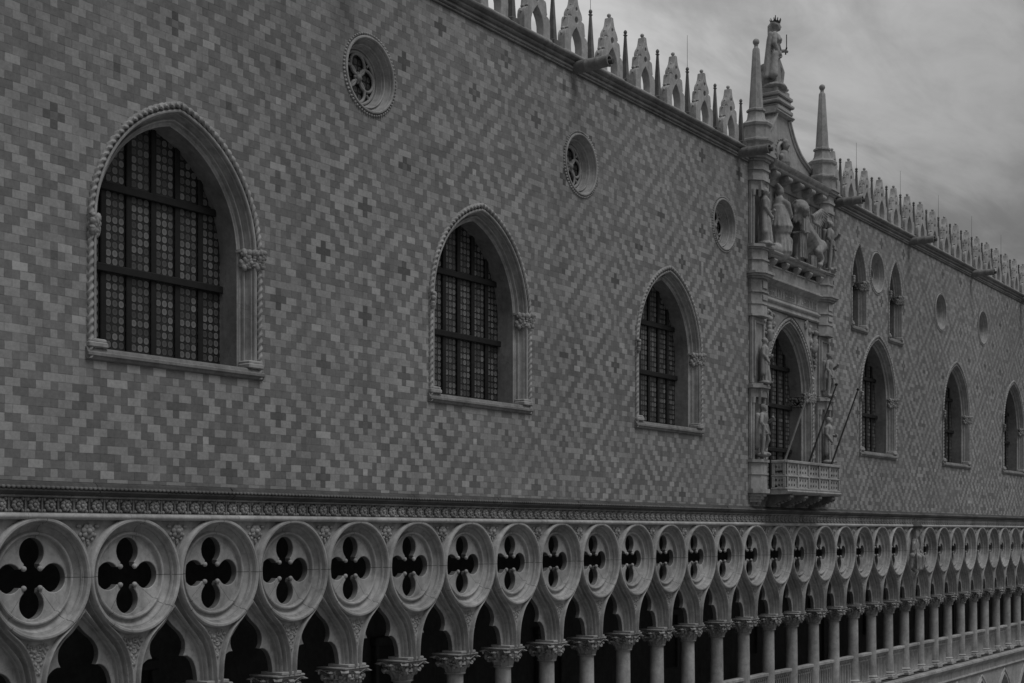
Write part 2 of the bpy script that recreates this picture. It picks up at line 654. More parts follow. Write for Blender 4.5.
def circle(r, n=48, c=(0, 0), rev=False):
    L = [(c[0] + r * cos(2 * pi * k / n), c[1] + r * sin(2 * pi * k / n)) for k in range(n)]
    return L[::-1] if rev else L


def gothic(a, zs, zsp, zap, n=22):
    """pointed-arch path from the right foot over the apex to the left foot (x,z)"""
    h = zap - zsp
    r = (a * a + h * h) / (2 * a)
    c = a - r
    ta = atan2(h, -c) if c < 0 else atan2(h, -c)
    right = []
    for i in range(n + 1):
        t = ta * i / n
        right.append((c + r * cos(t), zsp + r * sin(t)))
    left = [(-x, z) for x, z in right[::-1]][1:]
    right[-1] = (0, zap)
    jr = [(a, zs)] if zs < zsp else []
    mid = []
    if zs < zsp:
        k = max(1, int((zsp - zs) / 0.4))
        mid = [(a, zs + (zsp - zs) * i / k) for i in range(k)]
    return mid + right + left + [(-x, z) for x, z in mid[::-1]]


def remeshed(name, mb, voxel, mat, smooth_it=3):
    me0 = mesh_from(name + '_raw', mb.v, mb.f, mat, 0)
    o = bpy.data.objects.new(name + '_raw', me0)
    COL.objects.link(o)
    r = o.modifiers.new('r', 'REMESH')
    r.mode = 'VOXEL'
    r.voxel_size = voxel
    if smooth_it:
        sm = o.modifiers.new('s', 'SMOOTH')
        sm.iterations = smooth_it
        sm.factor = 0.5
    dg = bpy.context.evaluated_depsgraph_get()
    me = bpy.data.meshes.new_from_object(o.evaluated_get(dg))
    bpy.data.objects.remove(o)
    bpy.data.meshes.remove(me0)
    me.name = name
    me.materials.clear()
    me.materials.append(mat)
    me.polygons.foreach_set('use_smooth', [True] * len(me.polygons))
    return me


# ------------------------------------------------------------------ ground
GZ = -14.5
g = MB()
g.add([(-600, -900, GZ), (900, -900, GZ), (900, 900, GZ), (-600, 900, GZ)], [(0, 1, 2, 3)])
tag(link('ground', g.mesh('ground', PAVE, 0)), kind='structure')

# ------------------------------------------------------------------ palace
palace = empty('gothic_palace', (48.08, 0, GZ))
tag(palace, 'pale gothic palace with diamond patterned marble wall above a carved arcaded loggia', 'palace')
X0, X1 = 6.0, 92.0
PC = 48.08                                   # portal centre
WINS = [18.87, 28.84, 38.83, 57.35, 68.2, 78.5]
OCULI = [(24.5, 10.17), (33.57, 10.12), (42.65, 10.1), (57.2, 10.72), (65.75, 10.2), (72.65, 10.3)]
NARROW = [55.1, 59.45]

# main wall with its openings
loops = [[(X0, 0.83), (X1, 0.83), (X1, 12.6), (X0, 12.6)]]
for c in WINS:
    loops.append([(c + x, z) for x, z in gothic(2.05, 3.22, 5.5, 8.0)][::-1])
loops.append([(PC + x, z) for x, z in gothic(2.05, 1.2, 5.0, 7.58)][::-1])
for c in NARROW:
    loops.append([(c + x, z) for x, z in gothic(0.815, 8.13, 10.0, 11.5)][::-1])
for cx, cz in OCULI:
    loops.append(circle(0.83, 40, (cx, cz), True))
link('diamond_pattern_wall', plate('diamond_pattern_wall', loops, 0.0, 0.8, WALL, smooth=0), palace)

# roof and the blind rear of the building
rf = MB()
rf.extrude_x([(0.85, 12.55), (0.85, 12.85), (12, 14.3), (24, 12.85), (24, 12.55)], X0 + 0.02, X1 - 0.02)
link('lead_roof', rf.mesh('lead_roof', LEADROOF, 0), palace)
bk = MB()
bk.box(X0 + 0.01, X1 - 0.01, 23.2, 23.9, GZ, 12.5)
bk.box(X0 + 0.01, X0 + 0.6, 0.85, 23.15, GZ, 12.5)
bk.box(X1 - 0.6, X1 - 0.01, 0.85, 23.15, GZ, 12.5)
link('rear_wall', bk.mesh('rear_wall', STONE_C, 0), palace)

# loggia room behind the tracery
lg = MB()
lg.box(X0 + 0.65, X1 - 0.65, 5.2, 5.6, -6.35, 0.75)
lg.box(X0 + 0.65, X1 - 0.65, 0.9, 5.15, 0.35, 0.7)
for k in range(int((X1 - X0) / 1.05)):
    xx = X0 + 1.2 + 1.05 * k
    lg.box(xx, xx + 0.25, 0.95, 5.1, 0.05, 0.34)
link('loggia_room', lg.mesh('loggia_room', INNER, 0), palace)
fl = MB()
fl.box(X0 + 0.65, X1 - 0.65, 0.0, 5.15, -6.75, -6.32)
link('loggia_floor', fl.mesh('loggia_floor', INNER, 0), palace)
# doors and windows in the loggia's inner wall
def inner_opening(x, w_, z0, z1, nm):
    mb = MB()
    fr = 0.16
    mb.box(x - w_ / 2 - fr, x - w_ / 2, 5.02, 5.195, z0, z1, 0.02)
    mb.box(x + w_ / 2, x + w_ / 2 + fr, 5.02, 5.195, z0, z1, 0.02)
    mb.box(x - w_ / 2 - fr - .05, x + w_ / 2 + fr + .05, 4.98, 5.195, z1 + 0.003, z1 + 0.25, 0.03)
    o = link(nm, mb.mesh(nm, INNER, 30), palace)
    m2 = MB()
    m2.box(x - w_ / 2, x + w_ / 2, 5.12, 5.19, z0, z1)
    link('leaf' if 'door' in nm else 'pane', m2.mesh('leaf', WOOD, 0), o)
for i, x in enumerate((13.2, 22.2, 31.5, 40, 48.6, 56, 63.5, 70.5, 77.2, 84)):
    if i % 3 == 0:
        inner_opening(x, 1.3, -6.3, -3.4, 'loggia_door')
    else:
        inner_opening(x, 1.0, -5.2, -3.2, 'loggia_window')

# ------------------------------------------------------------------ roof cornice
PROF_TOP = [(0.5, 12.60), (-0.003, 12.60), (-0.05, 12.605), (-0.08, 12.63), (-0.085, 12.66), (-0.05, 12.69), (-0.045, 12.72), (-0.09, 12.73), (-0.125, 12.76),
            (-0.13, 12.79), (-0.10, 12.82), (-0.11, 12.83), (-0.17, 12.85), (-0.21, 12.885), (-0.22, 12.92), (-0.20, 12.955), (-0.16, 12.965), (0.5, 12.98)]
for x0_, x1_ in ((X0, 44.55), (51.6, X1)):
    cm = MB()
    n = int((x1_ - x0_) / 2.4)
    for i in range(n):
        a = x0_ + (x1_ - x0_) * i / n
        b = x0_ + (x1_ - x0_) * (i + 1) / n
        dy, dz = random.uniform(-.006, .006), random.uniform(-.006, .006)
        cm.extrude_x([(y + (dy if y < 0.4 else 0), z + dz) for y, z in PROF_TOP], a + .001, b - .001)
    link('roof_cornice', cm.mesh('roof_cornice', STONE_K, 25), palace)
for x0_, x1_ in ((X0, 44.55), (51.6, X1)):
    rm = MB()
    rm.rope([(x0_, 12.565), (x1_, 12.565)], 0.035, 0.11, y=-0.02, lobes=2, n=7, step=0.04)
    link('cornice_rope', rm.mesh('cornice_rope', STONE_C, 60), palace)

# merlons and pinnacles along the top
half = [(0.60, 0), (0.61, 0.42), (0.59, 0.54), (0.53, 0.62), (0.44, 0.65), (0.475, 0.69), (0.45, 0.74), (0.42, 0.96), (0.39, 1.02), (0.27, 1.04),
        (0.31, 1.08), (0.30, 1.16), (0.25, 1.25), (0.165, 1.34), (0.105, 1.44), (0.075, 1.54), (0.05, 1.64), (0.045, 1.66)]
outl = half + [(-x, z) for x, z in half[::-1]]
hole = [(0.27, 0.05), (0.29, 0.22), (0.28, 0.38), (0.22, 0.54), (0.12, 0.68), (0, 0.80)]
hole = hole + [(-x, z) for x, z in hole[::-1][1:]]
me_p = plate('merlon', [outl, hole[::-1], circle(0.085, 14, (0, 1.0), True), 
                        circle(0.05, 10, (0, 1.30), True)], -0.12, 0.12, STONE_L, 0.015)
mb = MB()
mb.lathe([(0.0, 1.62), (0.05, 1.63), (0.035, 1.66), (0.03, 1.68), (0.055, 1.71), (0.062, 1.74), (0.05, 1.77), (0.0, 1.80)], n=10)
mb.box(-0.64, 0.64, -0.17, 0.17, -0.02, 0.05, 0.02)
for sg in (1, -1):
    for x_, z_, r_ in ((.60, .50, .05), (.50, .66, .06), (.41, .98, .05), (.29, 1.06, .05), (.26, 1.24, .04), (.11, 1.42, .035)):
        mb.sphere((sg * x_, 0, z_), r_ * .9, 8, 5, (1, .8, 1))
MERLON = join_mesh('merlon', [me_p, mb.mesh('merlon_ball', STONE_L)], STONE_L)
mb = MB()
mb.box(-0.16, 0.16, -0.16, 0.16, -0.02, 0.16, 0.02)
q = pi / 4
mb.rings([[(r * cos(q + k * pi / 2), r * sin(q + k * pi / 2), z) for k in range(4)] for r, z in ((0.125, 0.15), (0.04, 1.42), (0.065, 1.44), (0.065, 1.46), (0.03, 1.48))], caps=True)
mb.lathe([(0.0, 1.46), (0.03, 1.48), (0.05, 1.51), (0.055, 1.54), (0.04, 1.58), (0.0, 1.61)], n=10)
PINN = mb.mesh('pinnacle', STONE_C)
rod = MB()
rod.tube((0, 0, 1.55), 0.007, (0, 0, 2.6), 0.005, 6)
ROD = rod.mesh('lightning_rod', IRON)
mer = [(43.0 - 1.962 * i, 44.0 - 1.975 * i) for i in range(13)]
mer += [(52.25 + 1.768 * i, 53.13 + 1.768 * i) for i in range(21)]
rods = {44.0 - 1.975 * 5, 44.0 - 1.975 * 8, 44.0 - 1.975 * 2, 53.13 + 1.768 * 1, 53.13 + 1.768 * 4, 53.13 + 1.768 * 7, 53.13 + 1.768 * 10, 53.13 + 1.768 * 13}
for a, b in mer:
    link('merlon', MERLON, palace, (a, 0.02, 12.97), random.uniform(-.02, .02))
    p = link('pinnacle', PINN, palace, (b, 0.02, 12.97))
    if b in rods:
        link('lightning_rod', ROD, p, (b, 0.02, 12.97))

# water spouts
sp = MB()
outer = []
n = 14
R0, R1 = 0.19, 0.17
prof = [(0.30, 0.20), (-0.4, 0.20), (-0.42, 0.21), (-0.44, 0.20), (-0.75, 0.19), (-0.77, 0.2), (-0.79, 0.19), (-1.06, 0.18), (-1.10, 0.2), (-1.13, 0.19), (-1.13, 0.14), (-0.6, 0.13)]
sp.lathe([(r * .84, y) for y, r in prof], n=16, axis='y')
sp.tube((0.0, -0.62, 0), 0.108, (0, -0.6, 0), 0.108, 14)
SPOUT = sp.mesh('water_spout', STONE_K)
tip = MB()
tip.tube((0, -0.9, -0.02), 0.07, (0, -1.24, -0.04), 0.07, 12)
TIP = tip.mesh('lead_pipe', STONE_D)
for x in (23.6, 33.2, 43.75, 52.45, 61.25, 70.6, 80):
    s_ = link('water_spout', SPOUT, palace, (x, 0.0, 12.68))
    link('lead_pipe', TIP, s_, (x, 0.0, 12.68))

# ------------------------------------------------------------------ windows


def leaf(mb, ang, r0, z0, h, wd, curl, lean=0.0, c=(0, 0)):
    """one carved leaf hugging a bell: grid with ribs, tip curling outwards"""
    NU, NV = 6, 7
    fr, bk_ = [], []
    for j in range(NV + 1):
        t = j / NV
        out = r0 + lean * t + curl * (t ** 3)
        z = z0 + h * (t if t < 0.75 else 0.75 + 0.14 * sin((t - .75) / .25 * pi)) 
        ww = wd * (0.55 + 0.75 * sin(min(1, t * 1.15) * pi * 0.85)) * (1 - 0.55 * t ** 5) * (1 + 0.18 * cos(t * pi * 6))
        row = []
        for i in range(NU + 1):
            s_ = (i / NU - 0.5) * 2
            dr = 0.018 * cos(s_ * pi * 2) - 0.03 * s_ * s_
            a = ang + s_ * ww / (2 * max(0.15, out))
            row.append((c[0] + (out + dr) * cos(a), c[1] + (out + dr) * sin(a), z))
        fr.append(row)
        bk_.append([(c[0] + (x - c[0]) * 0.86, c[1] + (y - c[1]) * 0.86, zz - 0.01) for x, y, zz in row])
    vs = [p for r in fr for p in r] + [p for r in bk_ for p in r]
    N = NU + 1
    B = N * (NV + 1)
    fs = []
    for j in range(NV):
        for i in range(NU):
            a = j * N + i
            fs.append((a, a + 1, a + 1 + N, a + N))
            fs.append((B + a, B + a + N, B + a + N + 1, B + a + 1))
        for i in (0, NU):
            a = j * N + i
            fs.append((a, a + N, B + a + N, B + a))
    for i in range(NU):
        fs.append((NV * N + i, NV * N + i + 1, B + NV * N + i + 1, B + NV * N + i))
    mb.add(vs, fs)


def small_capital(a_in, t0, z, y0, y1):
    """leafy block on a window jamb, x = offset from the outer path"""
    mb = MB()
    lo, hi = min(t0, a_in), max(t0, a_in)
    mb.rings([[(lo, y1, zz), (lo, y0 + 0.30, zz), (lo + .06, y0 + .20, zz), (hi - .1, y0 + o_, zz), (hi, y0 + o_, zz), (hi, y1, zz)] for zz, o_ in ((z + .12, .06), (z + .135, .02), (z + .165, .02), (z + .175, .05))], caps=True)
    for j in range(90):
        t = random.random()
        x = lo + .03 + (hi - lo - .05) * t
        yy = y0 + 0.30 - (t ** .7) * 0.30
        u_ = random.random()
        mb.sphere((x, yy - .05 * u_, z - .19 + .31 * u_), random.uniform(.035, .065), 7, 5, (1, 1, random.uniform(.7, 1.5)))
    return mb


def window_parts(a, zs, zsp, zap, rope_r=0.052, depth=0.70, ms=1.0):
    path = gothic(a, zs, zsp, zap)
    mo = MB()
    k = a / 2.2
    mo.sweep(path, [(t * ms, y) for t, y in [(0.145, 0.06), (0.145, 0.0), (0.155, -0.03), (0.175, -0.04), (0.20, -0.035), (0.215, -0.01), (0.215, 0.05), (0.235, 0.055), (0.24, 0.085),
                    (0.24, 0.13), (0.255, 0.175), (0.28, 0.20), (0.30, 0.205), (0.30, 0.17), (0.315, 0.15), (0.335, 0.155), (0.345, 0.18), (0.345, 0.235), (0.38, 0.24), (0.40, 0.265), (0.42, 0.27), (0.42, 0.285)]])
    ro = MB()
    ro.rope(path, rope_r, 0.15, y=-0.018, lobes=2, amp=0.38, n=10, step=0.025, inset=0.075 * ms)
    rv_ = MB()
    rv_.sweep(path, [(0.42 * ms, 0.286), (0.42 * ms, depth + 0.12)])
    return mo, ro, rv_


def win_proto(name, a, zs, zsp, zap, n_mull, transoms, simple=False):
    """meshes in local coordinates: x about the window axis, z world"""
    ms = 0.45 if simple else 1.0
    mo, ro, rv_ = window_parts(a, zs, zsp, zap, 0.03 if simple else 0.052, 1.15 if simple else 0.70, ms)
    out = {}
    out['surround'] = mo.mesh('surround', STONE, 30)
    out['rope_moulding'] = ro.mesh('rope_moulding', STONE, 60)
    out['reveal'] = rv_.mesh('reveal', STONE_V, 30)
    ai = a - 0.42 * ms
    gy = 1.2 if simple else 0.75
    sl = MB()
    sl.extrude_x([(gy + .06, zs - 0.02), (-0.02, zs - 0.02), (-0.05, zs + 0.0), (-0.06, zs + 0.04), (-0.095, zs + 0.06), (-0.095, zs + 0.11), (-0.06, zs + 0.13), (-0.05, zs + 0.17), (-0.03, zs + 0.2), (0.3, zs + 0.23), (gy + .06, zs + 0.25)], -a - 0.02, a + 0.02)
    out['sill'] = sl.mesh('sill', STONE_K, 25)
    for sgn in (1, -1):
        cp = small_capital(a - 0.01, ai - 0.01, zsp, -0.10, 0.3)
        if sgn < 0:
            cp.v = [Vector((-p.x, p.y, p.z)) for p in cp.v]
        out['capital%d' % sgn] = cp.mesh('capital', CARVE, 50)
    for sgn in (1, -1):
        bs = MB()
        x0, x1 = sorted((sgn * (ai - 0.01), sgn * (a - 0.01)))
        bs.box(x0, x1, -0.1, 0.24, zs + 0.2, zs + 0.30, 0.02)
        bs.box(x0 + .02, x1 - .02, -0.08, 0.24, zs + 0.29, zs + 0.36, 0.02)
        out['jamb_base%d' % sgn] = bs.mesh('jamb_base', STONE, 40)
    # glazing
    gy = 1.2 if simple else 0.75
    path = gothic(ai + 0.16 * ms, zs + 0.2, zsp, zap - 0.26 * ms)
    gp = plate('glass', [path], gy, gy + 0.03, GLASS, 0, 0)
    out['leaded_glass'] = gp
    h = zap - zsp
    r = (a * a + h * h) / (2 * a)
    cc = a - r

    def ztop(x):
        x = abs(x)
        rr = r - 0.42 * ms
        t = rr * rr - (x - cc) ** 2
        return zsp + sqrt(max(0.0, t)) if x < ai else zsp
    br = MB()
    for i in range(-n_mull, n_mull + 1):
        x = i * 0.61
        if abs(x) < ai - 0.05:
            wbar = 0.068
            br.box(x - wbar, x + wbar, gy - 0.055, gy - 0.005, zs + 0.2, ztop(x) + 0.02, 0.015)
    for z, th in transoms:
        xm = ai if z <= zsp else max(0.1, cc + sqrt(max(0, (r - 0.42 * ms) ** 2 - (z - zsp) ** 2)))
        br.box(-xm, xm, gy - 0.11, gy - 0.06, z - th, z + th, 0.015)
    if not simple:
        # thin iron bars against the glass
        for i in range(-2 * n_mull - 1, 2 * n_mull + 2):
            pass
    out['glazing_bars'] = br.mesh('glazing_bars', WOOD, 30)
    return out


def put_window(protos, nm, x, label=None):
    o = link(nm, protos['surround'], palace, (x, 0, 0))
    for k, me in protos.items():
        if k == 'surround':
            continue
        link(me.name.split('.')[0], me, o, (x, 0, 0))
    return o


WP = win_proto('window', 2.2, 3.08, 5.5, 8.17, 3, [(4.90, 0.075), (6.42, 0.075)])
for c in WINS:
    put_window(WP, 'arched_window', c)
WQ = win_proto('window', 2.2, 1.1, 5.0, 7.75, 3, [(3.0, 0.07), (4.6, 0.075), (6.0, 0.075)])
put_window(WQ, 'balcony_window', PC)
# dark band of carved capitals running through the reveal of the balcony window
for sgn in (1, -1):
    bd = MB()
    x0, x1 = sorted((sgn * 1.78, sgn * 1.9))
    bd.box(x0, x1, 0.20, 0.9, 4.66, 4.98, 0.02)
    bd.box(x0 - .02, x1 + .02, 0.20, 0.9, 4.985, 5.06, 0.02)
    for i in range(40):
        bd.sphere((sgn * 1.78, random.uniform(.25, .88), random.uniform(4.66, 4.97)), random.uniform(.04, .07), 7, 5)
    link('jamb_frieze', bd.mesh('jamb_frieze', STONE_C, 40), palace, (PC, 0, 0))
WN = win_proto('window', 0.87, 8.02, 10.0, 11.6, 0, [(9.3, 0.04)], True)
for c in NARROW:
    o = put_window(WN, 'narrow_window', c)
    # band of dark carved capitals running back through the reveal
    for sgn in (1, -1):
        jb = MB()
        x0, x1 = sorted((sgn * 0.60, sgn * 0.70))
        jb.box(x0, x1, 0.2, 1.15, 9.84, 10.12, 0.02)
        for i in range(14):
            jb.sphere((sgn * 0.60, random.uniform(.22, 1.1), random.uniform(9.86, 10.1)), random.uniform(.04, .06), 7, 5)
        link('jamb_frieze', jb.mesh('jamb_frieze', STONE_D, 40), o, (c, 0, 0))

# round windows
oc = MB()
oc.lathe([(0.85, 0.06), (0.85, -0.03), (0.835, -0.05), (0.805, -0.05), (0.79, -0.03), (0.785, 0.03), (0.77, 0.035), (0.765, 0.07), (0.755, 0.12), (0.735, 0.155), (0.71, 0.165), (0.705, 0.135), (0.69, 0.125),
          (0.675, 0.14), (0.67, 0.20), (0.66, 0.205), (0.655, 0.26), (0.64, 0.31), (0.62, 0.32), (0.615, 0.38), (0.60, 0.39), (0.60, 0.60)], n=64, axis='y')
OC_S = oc.mesh('round_surround', STONE, 30)
dn = MB()
nd_ = 66
for k in range(nd_):
    t = 2 * pi * k / nd_
    dn.sphere((0.893 * cos(t), -0.012, 0.893 * sin(t)), 0.032, 6, 5, (1, 1, 1))
OC_D = dn.mesh('bead_ring', STONE, 60)
tr = MB()


def torus(mb, c, R, r, y, n=28, m=8):
    rr = []
    for k in range(n):
        t = 2 * pi * k / n
        rr.append([(c[0] + (R + r * cos(q)) * cos(t), y + r * sin(q), c[1] + (R + r * cos(q)) * sin(t)) for q in [2 * pi * j / m for j in range(m)]])
    mb.rings(rr, loop=True)


for k in range(4):
    t = pi / 2 * k
    torus(tr, (0.30 * cos(t), 0.30 * sin(t)), 0.24, 0.036, 0.36)
torus(tr, (0, 0), 0.575, 0.04, 0.36, 40)
for k in range(4):
    t = pi / 4 + pi / 2 * k
    tr.tube((0.44 * cos(t), 0.36, 0.44 * sin(t)), 0.03, (0.58 * cos(t), 0.36, 0.58 * sin(t)), 0.03, 8)
tr.sphere((0, 0.34, 0), 0.09, 12, 8)
for k in range(8):
    t = pi / 4 * k
    tr.sphere((0.1 * cos(t), 0.35, 0.1 * sin(t)), 0.04, 7, 5)
OC_T = tr.mesh('wheel_tracery', STONE, 60)
for k in range(0):
    pass
OC_G = plate('leaded_glass', [circle(0.605, 40)], 0.42, 0.45, GLASS, 0, 0)
for cx, cz in OCULI:
    o = link('round_window', OC_S, palace, (cx, 0, cz))
    link('bead_ring', OC_D, o, (cx, 0, cz))
    link('wheel_tracery', OC_T, o, (cx, 0, cz))
    link('leaded_glass', OC_G, o, (cx, 0, cz))

# ------------------------------------------------------------------ string course above the loggia
cm = MB()
PROF_S = [(0.6, 0.64), (-0.06, 0.64), (-0.075, 0.655), (-0.10, 0.67), (-0.15, 0.70), (-0.155, 0.725), (-0.12, 0.73), (-0.13, 0.74), (-0.15, 0.765), (-0.13, 0.79), (-0.08, 0.80), (-0.05, 0.85), (-0.003, 0.87), (-0.003, 0.88), (0.6, 0.88)]
PROF_S = [p if p[0] < 0.5 else (-0.0035, p[1]) for p in PROF_S]
a = X0
while a < X1:
    b = min(X1, a + random.uniform(1.5, 2.6))
    dy = random.uniform(-.01, .01)
    cm.extrude_x([(y + (dy if y < -0.01 else 0), z) for y, z in PROF_S], a + .005, b - .005)
    a = b
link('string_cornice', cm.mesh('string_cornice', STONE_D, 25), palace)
rm = MB()
n = int((X1 - X0) / 0.10)
for i in range(n):
    x = X0 + 0.1 * (i + .5)
    rm.box(x - 0.033, x + 0.033, -0.168, -0.10, 0.735, 0.79, 0.012)
link('cornice_dentils', rm.mesh('cornice_dentils', STONE_C, 50), palace)

fz = MB()
fz.box(X0, X1, 0.04, 0.8, 0.225, 0.635)
fz.box(X0, X1, -0.03, 0.039, 0.595, 0.634)
fz.box(X0, X1, -0.03, 0.039, 0.228, 0.335)
fz.box(X0, X1, -0.05, -0.004, 0.60, 0.637, 0.01)
pit = 0.335
n = int((X1 - X0) / pit)
for i in range(n):
    x = X0 + pit * (i + .5)
    fz.box(x - pit / 2 + .004, x - pit / 2 + 0.026, -0.02, 0.038, 0.336, 0.594, 0.01)
    for k in range(8):
        t = 2 * pi * k / 8 + 0.2
        fz.sphere((x + 0.016 + 0.072 * cos(t), -0.005, 0.463 + 0.072 * sin(t)), 0.043, 6, 4, (1, 1.1, 1))
    fz.sphere((x + 0.016, -0.04, 0.463), 0.038, 7, 5)
    for dx in (-1, 1):
        for dz in (-1, 1):
            fz.sphere((x + 0.016 + 0.115 * dx, 0.01, 0.463 + 0.10 * dz), 0.036, 6, 4)
link('rosette_frieze', fz.mesh('rosette_frieze', CARVE, 45), palace)
rl = MB()
a = X0
while a < X1:
    b = min(X1, a + random.uniform(1.8, 3.0))
    rl.extrude_x([(-0.003, 0.215), (-0.03, 0.21), (-0.075, 0.225), (-0.10, 0.255), (-0.10, 0.285), (-0.075, 0.315), (-0.04, 0.325), (-0.003, 0.327)], a + .003, b - .003)
    a = b
link('roll_moulding', rl.mesh('roll_moulding', STONE_L, 50), palace)

# ------------------------------------------------------------------ loggia tracery
IC = catmull([(0, -1.50), (.28, -1.76), (.59, -2.09), (.76, -2.36), (.825, -2.73), (.83, -2.965)], 26)
OCV = catmull([(0, -1.06), (.15, -1.36), (.39, -1.66), (.69, -1.93), (.86, -2.22), (.945, -2.54), (.975, -2.965)], 26)


def web_curve(u):
    return [O_.lerp(I_, u) for O_, I_ in zip(OCV, IC)]


CZ = -0.80
w15 = web_curve(0.2)
right = [(1.05 - p.x, p.y) for p in w15]             # from apex (1.05,..) down to the foot
out_loop = [(-1.049, 0.22)] + [(-min(p[0], 1.049), p[1]) for p in right] + [(min(p[0], 1.049), p[1]) for p in right[::-1]] + [(1.049, 0.22)]
web = plate('web', [out_loop, circle(0.93, 56, (0, CZ), True)], 0.05, 0.42, STONE_T, 0)
lf = MB()
SEC = [(-0.15, .07), (-.13, -.02), (-.10, -.055), (-.04, -.07), (.03, -.06), (.07, -.02), (.08, .04), (.13, .045), (.15, .08), (.22, .145), (.34, .185), (.48, .20), (.60, .19), (.64, .155), (.65, .12), (.70, .09), (.78, .08), (.86, .10), (.90, .14), (.905, .195), (.97, .20), (1.0, .23), (1.02, .32)]
for sg in (1, -1):
    rr = []
    for O_, I_ in zip(OCV, IC):
        ring = []
        for u, y in SEC:
            p = O_.lerp(I_, u)
            if abs(O_.x) < 1e-4:
                p = Vector((0, O_.y + (I_.y - O_.y) * u))
            ring.append((sg * (1.05 - max(0.0, p.x)), y if y > 0.05 else y + 0.06 * max(0.0, 1 - O_.x / 0.3), p.y))
        rr.append(ring)
    lf.rings(rr, closed=False)
lf.box(-0.30, 0.30, 0.0, 0.6, -2.965, -2.90, 0.01)
BAY = join_mesh('tracery_bay', [web, lf.mesh('loft', STONE_T, 30)], STONE_T, 32)


def tracery_ring_mat():
    m = stone_mat('jointed_roundel_stone', 0.37, 0.38, 0.3)
    nt = m.node_tree
    b = nt.nodes['Principled BSDF']
    src = b.inputs['Base Color'].links[0].from_socket
    t = nt.nodes.new('ShaderNodeTexCoord')
    sx = nt.nodes.new('ShaderNodeSeparateXYZ')
    nt.links.new(t.outputs['Object'], sx.inputs[0])
    oi = nt.nodes.new('ShaderNodeObjectInfo')
    rn = oi.outputs['Random']
    x, z = sx.outputs[0], sx.outputs[2]
    h = M(nt, 'LESS_THAN', M(nt, 'ABSOLUTE', z), 0.009)
    # two diagonal joints whose angle differs from roundel to roundel
    ang = M(nt, 'ARCTAN2', z, x)
    a1 = maprange(nt, rn, 0, 1, -1.05, -0.6)
    d1 = M(nt, 'LESS_THAN', M(nt, 'ABSOLUTE', M(nt, 'SUBTRACT', ang, a1)), 0.010)
    a2 = maprange(nt, M(nt, 'FRACT', M(nt, 'MULTIPLY', rn, 7.3)), 0, 1, -2.6, -2.1)
    d2 = M(nt, 'LESS_THAN', M(nt, 'ABSOLUTE', M(nt, 'SUBTRACT', ang, a2)), 0.008)
    a3 = maprange(nt, M(nt, 'FRACT', M(nt, 'MULTIPLY', rn, 13.7)), 0, 1, 1.4, 1.7)
    d3 = M(nt, 'LESS_THAN', M(nt, 'ABSOLUTE', M(nt, 'SUBTRACT', ang, a3)), 0.009)
    j = M(nt, 'MAXIMUM', M(nt, 'MAXIMUM', h, d1), M(nt, 'MAXIMUM', d2, d3))
    f = M(nt, 'SUBTRACT', 1.0, M(nt, 'MULTIPLY', j, 0.55))
    f = M(nt, 'MULTIPLY', f, maprange(nt, rn, 0, 1, 0.88, 1.1))
    vm = nt.nodes.new('ShaderNodeVectorMath')
    vm.operation = 'SCALE'
    nt.links.new(src, vm.inputs[0])
    nt.links.new(f, vm.inputs['Scale'])
    nt.links.new(vm.outputs[0], b.inputs['Base Color'])
    return m


STONE_R = tracery_ring_mat()
rg = MB()
rg.lathe([(1.068, .08), (1.068, -.03), (1.058, -.06), (1.035, -.085), (1.00, -.085), (.978, -.06), (.97, -.01), (.97, .03), (.945, .035), (.94, .06), (.925, .105), (.895, .145), (.855, .17), (.815, .175),
          (.81, .13), (.795, .105), (.772, .10), (.755, .115), (.748, .15), (.745, .28)], (0, 0, 0), 72, 'y')
ringm = rg.mesh('ringm', STONE_R, 30)
quad = []
lc, lr = 0.45, 0.255
for k in range(4):
    t0 = pi / 2 * k
    pts = []
    # lobe from its right neck round to its left neck, in the frame of the +z lobe, then rotated
    for i in range(21):
        a = radians(-52) + (radians(232) - radians(-52)) * i / 20
        pts.append((lr * cos(a), lc + lr * sin(a)))
    pts.append((-0.165, 0.205))
    pts.append((-0.178, 0.178))
    pts.append((-0.205, 0.165))
    for x, z in pts:
        quad.append((x * cos(t0) - z * sin(t0), x * sin(t0) + z * cos(t0)))
pl = plate('pl', [circle(0.765, 56), quad[::-1]], 0.20, 0.36, STONE_R, 0.012)
bl = MB()
for k in range(4):
    t = pi / 4 + pi / 2 * k
    bl.sphere((0.238 * cos(t), 0.202, 0.238 * sin(t)), 0.05, 10, 7)
ROUNDEL = join_mesh('quatrefoil_roundel', [ringm, pl, bl.mesh('bl', STONE_R)], STONE_R, 32)

ROUNDEL.materials.append(STONE_C)  # inner sides of the quatrefoil get a darker stone: recess shade painted in
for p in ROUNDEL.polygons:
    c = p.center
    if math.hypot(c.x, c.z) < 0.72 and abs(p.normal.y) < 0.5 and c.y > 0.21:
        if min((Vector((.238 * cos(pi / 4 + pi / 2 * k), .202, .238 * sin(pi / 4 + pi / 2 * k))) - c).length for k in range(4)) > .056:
            p.material_index = 1

